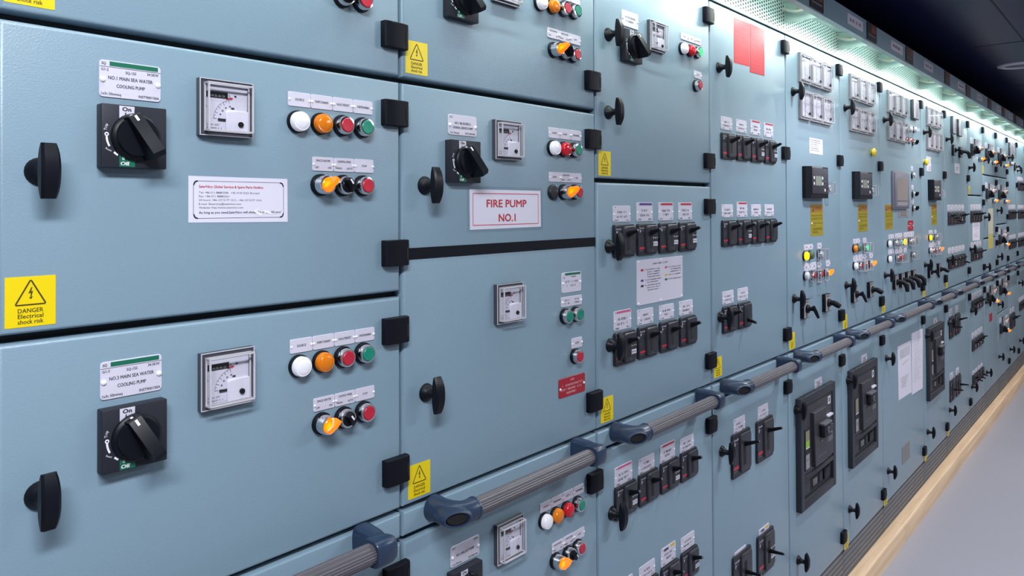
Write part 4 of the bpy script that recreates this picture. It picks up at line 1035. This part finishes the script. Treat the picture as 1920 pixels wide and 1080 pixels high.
for x, y, m, n, l in ((1683, 455.5, 'lens_white_off', 1, 'unlit covered button beside upper white lamp'), (1691.5, 454.5, 'cap_green_lit', 1, 'green lit covered button of the upper row'), (1712, 452, 'lens_white_off', 2, 'covered button pair of the upper row'), (1690, 482.5, 'cap_red', 3, 'red covered button trio of the lower row'), (1715, 478, 'lens_white_off', 1, 'unlit covered button at right of lower row')):
    X, Z = P(x, y, .015); guarded(X, Z, m, f'{l} {W7}', n, 'clear covered buttons')
for k, (x, y) in enumerate(((1681, 529), (1693, 525.5), (1704, 522), (1714.6, 518.5))):
    X, Z = P(x, y, .012); cam_switch(X, Z, f'black pistol grip switch, {ORD[k]} of four along the bottom {W7}', 0, True)
def f_paper(seed):
    def fn(g, w, h, y):
        rnd = random.Random(seed)
        if seed == 1:
            for q in range(5): g.scrib(-w*.38, w*.40, h*(.40-.035*q), h*.018, y, 'soft_print', rnd)
            g.line([(-w*.2, h*.12), (w*.25, h*.16)], .002, y, 'soft_print'); g.line([(w*.05, -h*.38), (w*.05, -h*.2)], .002, y, 'soft_print')
            for q in range(5): g.scrib(-w*.3, w*rnd.uniform(.0, .3), h*(-.12-.045*q), h*.016, y, 'soft_print', rnd)
        else:
            for q in range(16): g.scrib(-w*.36, w*rnd.uniform(.1, .38), h*(.38-.045*q), h*.010, y, 'sticker_grey', rnd)
    return fn
L7 = 'on the lower door of the touch screen cubicle'
sticker('paper_sheet', (1683, 650), (1707.5, 638), (1709, 735), (1685, 751), 'white printed paper sheet hanging lower, nearer the handle of the touch screen cubicle', 'paper', f_paper(1), 'papers taped to the lower door')
sticker('paper_sheet', (1709, 626), (1729, 616), (1729, 727.5), (1709.5, 740), 'white paper sheet hanging higher, next to the hinge of the touch screen cubicle', 'paper', f_paper(2), 'papers taped to the lower door', th=.003)
X, Z, w, h = rect4((1691, 837), (1705.5, 826), (1705, 857), (1691, 873)); plate(X, Z, w, h, [], f'blank grey plate low down {L7}', 'plate', base='grey_plate', screws=False, name='blank_plate')

# ------------------------------------------------------------------ cubicle 9 with two tall meters
W9, L9 = 'on the twin tall meter door', 'low on the twin meter cubicle'
for x, y, l in ((1790, 235, 'left'), (1801, 240, 'right')):
    X, Z = P(x, y, .016); tall_meter(X, Z, f'{l} one of the two tall meters {W9}', .10, .115)
X, Z = P(1788, 281, .012); cam_switch(X+.03, Z, f'cam switch below the tall meters {W9}', -70); X, Z = P(1801, 285, .012); cam_switch(X+.02, Z, f'pistol grip switch below the right tall meter {W9}', 0, True)
X, Z, w, h = rect4((1790, 307), (1799, 307), (1798.5, 326), (1790.5, 325)); plate(X, Z, w, h, [(None, 0, .1, .08, 'c', .5), (None, 0, -.1, .08, 'c', .5)], f'pale note plate in the middle {W9}', 'plate', screws=False)
x9 = SEAM[8]
brow([x9+.135+.109*k for k in range(5)], P(1795, 409, .012)[1], P(1795, 389.5)[1], W9, 'upper row', {}, (3, 4), {1: 'mid', 2: 'off'})
brow([x9+.135+.109*k for k in range(5)], P(1795, 490.5, .012)[1], P(1795, 467)[1], W9, 'lower row', {}, (1,), {4: 'off'})
xb9 = [P(1787, 614, .012)[0], P(1798, 608, .012)[0]]
brow(xb9, P(1787, 614, .012)[1], P(1786.5, 586)[1]+.01, L9, 'upper pair', {}, (), {0: 'mid', 1: 'on'}, True, .132, .136, .084, .046)
brow(xb9, P(1788, 732, .012)[1], P(1788, 705)[1]+.01, L9, 'lower pair', {}, (), {0: 'mid', 1: 'mid'}, True, .132, .136, .084, .046)

# ------------------------------------------------------------------ starter cubicles 10 to 12 and the feeder cubicles beyond
def starter(i, zc, where, lit='lens_white'):
    x = SEAM[i]; GS = 'far starters'
    rotary(x+.15, zc, f'black rotary breaker handle {where}')
    plate(x+.145, zc+.068, .084, .042, [(None, 0, .1, .12, 'c', .6), (None, 0, -.14, .12, 'c', .5)], f'white name plate over the handle {where}', 'name plate', 'pump name plates')
    meter(x+.29, zc+.045, .0795, f'square hour meter {where}', 'square hour meters')
    for k in range(4):
        plate(x+.40+.0405*k, zc+.060, .0397, .024, UN(.4), f'{ORD[k]} small label plate over the lamps {where}', 'label plate', GL, screws=False)
    pilot(x+.40, zc+.028, lit, f'white lamp {where}', 'round indicator lamps'); pilot(x+.44, zc+.028, 'lens_amber', f'amber lamp {where}', 'round indicator lamps')
    button(x+.48, zc+.028, 'cap_red', f'red reset button beside the lamps {where}', 'chrome push buttons'); button(x+.52, zc+.028, 'cap_green', f'green start button {where}', 'chrome push buttons')
    selector(x+.44, zc-.055, 'lit_orange', f'glowing orange selector {where}', -38, 'selector switches'); button(x+.52, zc-.055, 'cap_red', f'red stop button beside the selector {where}', 'chrome push buttons')
def zat(px, py): return P(px, py, .045)[1]
starter(9, zat(1830.5, 279), 'of the single starter')
starter(10, zat(1857.5, 287), "of the red plate cubicle's top starter"); starter(10, zat(1858.5, 363), "of the red plate cubicle's middle starter")
starter(11, zat(1879, 294), "of the triple cubicle's top starter"); starter(11, zat(1881, 365), "of the triple cubicle's middle starter"); starter(11, zat(1881.5, 450), "of the triple cubicle's bottom starter")
starter(10, zat(1861, 561), "of the red plate cubicle's lower starter")
starter(11, zat(1882, 547), "of the triple cubicle's first starter below the rail"); starter(11, zat(1883.5, 620), "of the triple cubicle's second starter below the rail")
W10, L10 = 'under the single starter', 'low on the single starter cubicle'
x10 = [SEAM[9]+.125+.109*k for k in range(4)]
brow(x10, P(1830, 406, .012)[1], P(1830, 388.5)[1], W10, 'upper row', {}, (3,)); brow(x10, P(1830.5, 478, .012)[1], P(1830.5, 458)[1], W10, 'lower row', {}, (1, 3))
brow(x10, P(1832, 572, .012)[1], P(1832.5, 552)[1], L10, 'top row', {}, (1, 2)); brow(x10, P(1832.5, 644, .012)[1], P(1832.5, 623)[1], L10, 'middle row', {}, (0, 1, 2)); brow(x10, P(1833, 709, .012)[1], P(1832.5, 692)[1]-.005, L10, 'bottom row', {}, (), {1: 'off', 2: 'off', 3: 'off'})
sticker('paper_sheet', (1823, 417), (1837, 416.5), (1837, 450.5), (1823.5, 451.5), f'white printed paper between the breaker rows {W10}', 'paper', f_paper(1))
X, Z = P(1817, 356.5); danger(X, Z, SW, SH, 'yellow electrical danger sticker on the single starter door')
X, Z = P(1843, 318); danger(X, Z, SW, SH, 'yellow electrical danger sticker on the top starter door of the red plate cubicle')
X, Z, w, h = rect4((1855, 588), (1860, 586.5), (1860, 601.5), (1855, 604)); plate(X, Z, w, h, [], 'dark red plate on the lower door of the red plate cubicle', 'plate', base='plate_red', screws=False, name='note_plate')
for (a, b, m, l) in ((391, 439, 'tape_cream', 'cream upper sheet'), (439.5, 466, 'tape_yellow', 'dull yellow lower sheet')):
    X, Z, w, h = rect4((1853, a), (1862, a), (1862, b), (1853, b)); g = G(); g.rr(0, 0, w, h, .002, 0, -.0006, m); tag(put('notice_sheet', g.mesh('notice_sheet', smooth=False), None, (X, 0, Z)), f'{l} of the two on the red plate cubicle', 'notice', 'two sheets on the red plate cubicle')
x13 = SEAM[12]; W13, W14 = 'on the feeder door past the starters', 'on the farthest door in the picture'
for k in range(3): tall_meter(x13+.16+.10*k, zm1-.02, f'tall meter, {ORD[k]} of three {W13}', .085, .13)
for k in range(3): button(x13+.2+.06*k, zm1-.14, 'lens_white_off', f'pale button, {ORD[k]} of three under tall meters {W13}', 'chrome push buttons')
cam_switch(x13+.47, zm1-.16, f'cam switch right of the pale buttons {W13}', -70)
x13b = [x13+.12+.109*k for k in range(4)]
brow(x13b, P(1898, 402.5, .012)[1], P(1897, 388)[1], W13, 'upper row', {}, ()); brow(x13b, P(1898, 458, .012)[1], P(1898, 444)[1], W13, 'lower row', {}, ())
x14b = [SEAM[13]+.12+.109*k for k in range(4)]
for rn, (x, y, yp) in (('top row', (1914, 349, 336)), ('middle row', (1914, 402, 388)), ('bottom row', (1914, 454.5, 440))): brow(x14b, P(x, y, .012)[1], P(x, yp)[1], W14, rn, {}, ())
brow([x13+.13, x13+.28], P(1900, 602, .012)[1], P(1899, 580)[1], 'low on the feeder cubicle', 'upper pair', {}, (), None, True, .132, .136, .084, .046)
brow(x14b, P(1915, 575, .012)[1], P(1915, 560)[1], 'low on the farthest cubicle', 'upper row', {}, ())

# ------------------------------------------------------------------ handrails
RZ, RD = -.5465, .060
def rail(i):
    x0, x1 = SEAM[i], SEAM[i+1]; xl, xr = x0+.073, x1-.081
    WH = ['sea water pump', 'fire pump', 'colour chart', 'red notice', 'nearest generator', 'second generator', 'touch screen', 'third generator', 'twin tall meter', 'single starter', 'red plate', 'triple starter', 'feeder', 'farthest', 'last'][i]
    t = empty('handrail', ((x0+x1)/2, 0, RZ), f'grey ribbed handrail with blue brackets across the {WH} cubicle', 'handrail', 'handrails along the switchboard'); xc = (x0+x1)/2
    put('rail_tube', shape(('rtube', round(x1-x0, 3)), lambda g: g.tube([(xl+.044-xc, -RD, 0), (xr-.030-xc, -RD, 0)], .0168, 'rail_tube', n=48, flute=.06), 'rail_tube'), t)
    def lb(s):
        def fn(g):
            pth = [(0, 0, 0), (0, -.010, 0), (.001*s, -.026, 0), (.006*s, -.044, 0), (.014*s, -.055, 0), (.025*s, -RD, 0), (.046*s, -RD, 0)]
            if s < 0:
                g.tube([(-.008, 0, 0), (-.008, -.012, 0), (-.009, -.034, 0), (-.012, -.050, 0)], [(.0185, .0235), (.0180, .0230), (.0165, .0222), (.0150, .0215)], 'rail_blue', n=24, sq=.55)
                g.tube([(.001, -.0575, 0), (-.001, -.0590, 0), (-.006, -RD, 0), (-.034, -RD, 0), (-.036, -RD, 0)], [(.012, .016), (.0190, .0205), (.0212, .0218), (.0212, .0218), (.0200, .0208)], 'rail_blue', n=32, sq=.62); return
            g.tube(pth, [(.0235, .0240), (.0225, .0230), (.0205, .0218), (.0195, .0210), (.0195, .0205), (.0200, .0200), (.0200, .0200)], 'rail_blue', n=24)
            # raised oval lip with its dark recess on the outer side of the elbow
            nrm = Vector((-.45*s, -.89, 0)).normalized(); ux = Vector((.89*s, -.45, 0)).normalized(); uz = Vector((0, 0, 1)); c0 = Vector((.006*s, -.046, -.002))
            n = 28; rings = [(1.60, -.006), (1.52, .012), (1.32, .0245), (1.14, .0290), (1.0, .0285), (.95, .0248)]; vs = []; fs = []
            for k, d in rings:
                for q in range(n):
                    a = 2*math.pi*q/n; vs.append(c0+ux*.0225*k*math.cos(a)+uz*.0115*k*math.sin(a)+nrm*d)
            for j in range(len(rings)-1):
                for q in range(n): fs.append((j*n+q, j*n+(q+1) % n, (j+1)*n+(q+1) % n, (j+1)*n+q))
            g.add(vs, fs, 'rail_blue')
            g.add([c0+ux*.0225*.86*math.cos(2*math.pi*q/n)+uz*.0115*.86*math.sin(2*math.pi*q/n)+nrm*.0249 for q in range(n)], [tuple(range(n))], 'slot')
            g.tube([(.0430*s, -RD, 0), (.0470*s, -RD, 0)], .0208, 'rail_blue', n=24)
        return fn
    put('bracket', shape('bracket_a', lb(1), 'bracket'), t, (xl-xc, 0, 0)); put('bracket', shape('bracket_b', lb(-1), 'bracket'), t, (xr-xc, 0, 0))
for i in range(15): rail(i)

# ------------------------------------------------------------------ lighting canopy over the doors
ZP1 = .745
for i in range(15):
    x0, x1 = SEAM[i], SEAM[i+1]; w = x1-x0; xc = (x0+x1)/2
    t = empty('light_canopy', (xc, 0, ZT), f'pale green lighting canopy over the {NAMES[i].split("cubicle")[0].replace("blue-grey ", "").replace("steel ", "")}cubicle'.replace('  ', ' '), 'canopy', 'lighting canopies along the top')
    t['label'] = 'pale green light canopy above the '+['sea water pump', 'fire pump', 'colour chart', 'red notice', 'nearest generator', 'second generator', 'touch screen', 'third generator', 'twin tall meter', 'single starter', 'red plate', 'triple starter', 'feeder', 'farthest', 'last'][i]+' cubicle'
    z = lambda v: v-ZT
    g = G(); g.box(-w/2+.0015, w/2-.0015, .000, .012, z(.630), z(.728), 'perforated_sheet'); g.box(-w/2+.001, w/2-.001, -.006, .0, z(.6195), z(.630), 'canopy_paint'); put('perforated_panel', g.mesh('perforated_panel', smooth=False), t)
    g = G(); g.box(-w/2, w/2, -.1395, .02, z(.728), z(.731), 'canopy_paint'); put('roof_plate', g.mesh('roof_plate', smooth=False), t)
    g = G(); g.box(-w/2+.001, w/2-.001, -.1435, -.1400, z(.656), z(.733), 'paint'); g.box(-w/2+.001, w/2-.001, -.1400, -.118, z(.656), z(.660), 'canopy_paint'); put('fascia', g.mesh('fascia', smooth=False), t)
    g = G(); xg = w/2; vs = [(xg-.0015, y, zz) for y, zz in ((0, z(.657)), (-.139, z(.6605)), (-.139, z(.728)), (0, z(.728)))]
    vs += [(x+.003, y, zz) for x, y, zz in vs]; g.add(vs, [(0, 1, 2, 3), (7, 6, 5, 4), (0, 4, 5, 1), (1, 5, 6, 2), (2, 6, 7, 3), (3, 7, 4, 0)], 'canopy_paint'); put('gusset_plate', g.mesh('gusset_plate', smooth=False), t)
    if True:
        put('lamp_tube', shape(('tube', round(w, 3)), lambda g: g.tube([(-w/2+.05, -.118, z(.692)), (w/2-.07, -.118, z(.692))], .008, 'tube_glow', n=12), 'lamp_tube'), t)
        put('lamp_batten', shape(('batten', round(w, 3)), lambda g: g.box(-w/2+.03, w/2-.05, -.136, -.104, z(.706), z(.728), 'canopy_paint'), 'lamp_batten'), t)
        def cb(g):
            pts = []
            for k in range(9):
                q = k/8; pts.append((w/2-.02-.05*q, -.002-.125*q, z(.705)-.016*math.sin(math.pi*q)-.012*q))
            g.tube(pts, .0048, 'cable', n=8)
        put('cable', shape(('cable', round(w, 3)), cb, 'cable'), t, label='cream cable to the lamp')
    put('bolt', shape('gbolt', lambda g: g.tube([(0, 0, 0), (-.003, 0, 0)], .006, 'brass', n=10), 'bolt'), t, (w/2-.0015, -.045, z(.70)))
    if 3 <= i <= 12:
        WH = ['', '', '', 'red notice', 'nearest generator', 'second generator', 'touch screen', 'third generator', 'twin tall meter', 'single starter', 'red plate', 'triple starter', 'feeder'][i]
        g = G(); g.box(-.065, .065, -.004, 0, -.034, .034, 'card_black'); g.quad(-.01, .055, .0, .028, -.0042, 'card_orange'); g.quad(-.05, .05, -.016, -.010, -.0042, 'soft_print')
        tag(put('fascia_card', g.mesh('fascia_card', smooth=False), None, (x1-.10 if i == 3 else (x1-.060 if i == 4 else x1-.06), -.1430, .695)), f'black card with orange mark on the canopy front, {WH} cubicle', 'sign', 'black cards on the canopy front')
        if i >= 4:
            g = G(); g.rr(0, 0, .19, .040, .002, 0, -.0015, 'plate_white'); g.scrib(-.07, .07, 0, .012, -.0017, 'print', random.Random(i))
            tag(put('fascia_plate', g.mesh('fascia_plate', smooth=False), None, (x0+.33, -.1430, .698)), f'long white name plate on the canopy front, {WH} cubicle', 'name plate', 'white plates on the canopy front')

# ------------------------------------------------------------------ plinth kerb of timber, floor, ceiling, room
def plank(xa, xb, label, seed):
    rnd = random.Random(seed); n = 40; vs = []; fs = []; prev = .054
    for k in range(n+1):
        x = (xa+xb)/2-(xa+xb)/2+(k/n-.5)*(xb-xa); wob = rnd.uniform(-.0005, .0005)
        ring = [(0, 0), (-.046+wob, 0), (-.0505+wob, -.0015), (-.053+wob, -.006), (-.054+wob*2, -.075), (-.055+wob*4, FLOOR-ZK), (0, FLOOR-ZK)]
        for y, z in ring: vs.append((x, y, z))
    m = 7
    for k in range(n):
        for j in range(m): fs.append((k*m+j, (k+1)*m+j, (k+1)*m+(j+1) % m, k*m+(j+1) % m))
    fs += [tuple(range(m)), tuple(range(n*m+m-1, n*m-1, -1))]
    g = G(); g.add(vs, fs, 'wood'); tag(put('timber_kerb', g.mesh('timber_kerb', ang=50), None, ((xa+xb)/2, 0, ZK)), label, 'timber plank', 'timber kerb planks along the plinth')
xj = [-1.2, 4.02, 7.35, 9.7]
plank(xj[0], xj[1]-.001, 'nearest pale timber kerb plank on the floor, lower right foreground', 1); plank(xj[1], xj[2]-.001, 'middle pale timber kerb plank along the grilles', 2); plank(xj[2], xj[3], 'farthest pale timber kerb plank at the picture edge', 3)

XA, XB, YA, YB = -2.6, 10.6, -3.4, .65
g = G(); g.box(XA, XB, YA, YB, FLOOR-.05, FLOOR, 'floor_paint'); structure('floor', g.mesh('floor', smooth=False))
g = G(); g.box(XA, XB, YA, YB, CEIL, CEIL+.05, 'navy_ceiling')
for x in (1.3, 3.1, 4.905, 6.7, 8.5): g.box(x-.004, x+.004, YA, YB, CEIL-.0015, CEIL, 'ceiling_seam')
for y in (-.463, -1.663, -2.863): g.box(XA, XB, y-.004, y+.004, CEIL-.0015, CEIL, 'ceiling_seam')
structure('ceiling', g.mesh('ceiling', smooth=False))
for nm, bx in (('wall_back', (XA, XB, YB, YB+.05)), ('wall_front', (XA, XB, YA-.05, YA)), ('wall_left', (XA-.05, XA, YA, YB)), ('wall_right', (XB, XB+.05, YA, YB))):
    g = G(); g.box(*bx, FLOOR, CEIL, 'room_wall'); structure(nm, g.mesh(nm, smooth=False))

def downlight(x, y, label, lit):
    t = empty('ceiling_downlight', (x, y, CEIL), label, 'ceiling light', 'round ceiling downlights')
    def rim(g):
        vs = []; fs = []; prof = [(.120, 0), (.116, -.008), (.095, -.013), (.085, -.008), (.080, .0)]; n = 36
        for r, z in prof:
            for k in range(n): vs.append((r*math.cos(2*math.pi*k/n), r*math.sin(2*math.pi*k/n), z))
        for j in range(len(prof)-1):
            for k in range(n): fs.append((j*n+k, j*n+(k+1) % n, (j+1)*n+(k+1) % n, (j+1)*n+k))
        g.add(vs, fs, 'white_plastic')
    put('rim', shape('dl_rim', rim, 'rim'), t)
    put('lens', shape(('dl_lens', lit), lambda g: g.add([(.084*math.cos(2*math.pi*k/36), -.084*math.sin(2*math.pi*k/36), -.004) for k in range(36)], [tuple(range(36))], 'panel_glow' if lit else 'mid_grey'), 'lens'), t)
downlight(5.72, -.345, 'round white rimmed unlit downlight in the dark ceiling', False)
DL = ((2.9, 'lit round downlight in the ceiling before the nearest generator cubicle'), (4.7, 'lit round downlight in the ceiling before the third generator cubicle'), (6.5, 'lit round downlight in the ceiling before the single starter cubicle'), (8.3, 'lit round downlight in the ceiling before the feeder cubicle'))
for x, l in DL: downlight(x, -.66, l, True)

# ------------------------------------------------------------------ light: ceiling luminaires over the aisle, canopy tubes
def area(name, loc, sx, sy, power, col, aim=None):
    l = bpy.data.lights.new(name, 'AREA'); l.shape = 'RECTANGLE'; l.size = sx; l.size_y = sy; l.energy = power; l.color = col
    o = bpy.data.objects.new(name, l); C.objects.link(o); o.location = loc
    return o
WHITE, NEUTRAL = (0.90, 0.94, 1.0), (1.0, 0.97, 0.95)
for k, (x, l) in enumerate(DL):
    l_ = bpy.data.lights.new('downlight_lamp', 'SPOT'); l_.energy = 72; l_.spot_size = R(128); l_.spot_blend = .5; l_.shadow_soft_size = .05; l_.color = WHITE if k == 0 else NEUTRAL
    o = bpy.data.objects.new('downlight_lamp', l_); C.objects.link(o); o.location = (x, -.66, CEIL-.02)
for k, (x, y, p) in enumerate(((-.20, -1.12, 64), (3.1, -2.0, 50), (6.0, -2.0, 22), (8.8, -2.0, 18))):
    t = empty('ceiling_luminaire', (x, y, CEIL), ['ceiling light panel over the aisle left of the camera', 'ceiling light panel over the aisle opposite the red notices', 'ceiling light panel over the aisle opposite the tall meters', 'ceiling light panel at the far end of the aisle'][k], 'ceiling light', 'ceiling light panels')
    put('frame', shape('lum_frame', lambda g: g.box(-.62, .62, -.17, .17, -.018, 0, 'mid_grey', c=.003), 'frame'), t)
    put('diffuser', shape('lum_diff', lambda g: g.box(-.58, .58, -.14, .14, -.022, -.018, 'panel_glow'), 'diffuser'), t)
    area('aisle_light', (x, y, CEIL-.03), 1.1, .26, p, WHITE if k < 2 else NEUTRAL)
for i in range(15):
    x0, x1 = SEAM[i], SEAM[i+1]
    o = area('canopy_light', ((x0+x1)/2-.01, -.118, .682), x1-x0-.12, .014, 2.7, (0.92, 1.0, 0.94))

w = bpy.data.worlds.new('world'); bpy.context.scene.world = w; w.use_nodes = True
w.node_tree.nodes['Background'].inputs[0].default_value = (0.02, 0.022, 0.03, 1); w.node_tree.nodes['Background'].inputs[1].default_value = 0.0
sc = bpy.context.scene
sc.view_settings.view_transform = 'Standard'; sc.view_settings.look = 'None'; sc.view_settings.gamma = 1; sc.view_settings.use_curve_mapping = False
sc.view_settings.exposure = 0.0
sc.cycles.max_bounces = 8; sc.cycles.transparent_max_bounces = 12; sc.cycles.caustics_reflective = False; sc.cycles.caustics_refractive = False
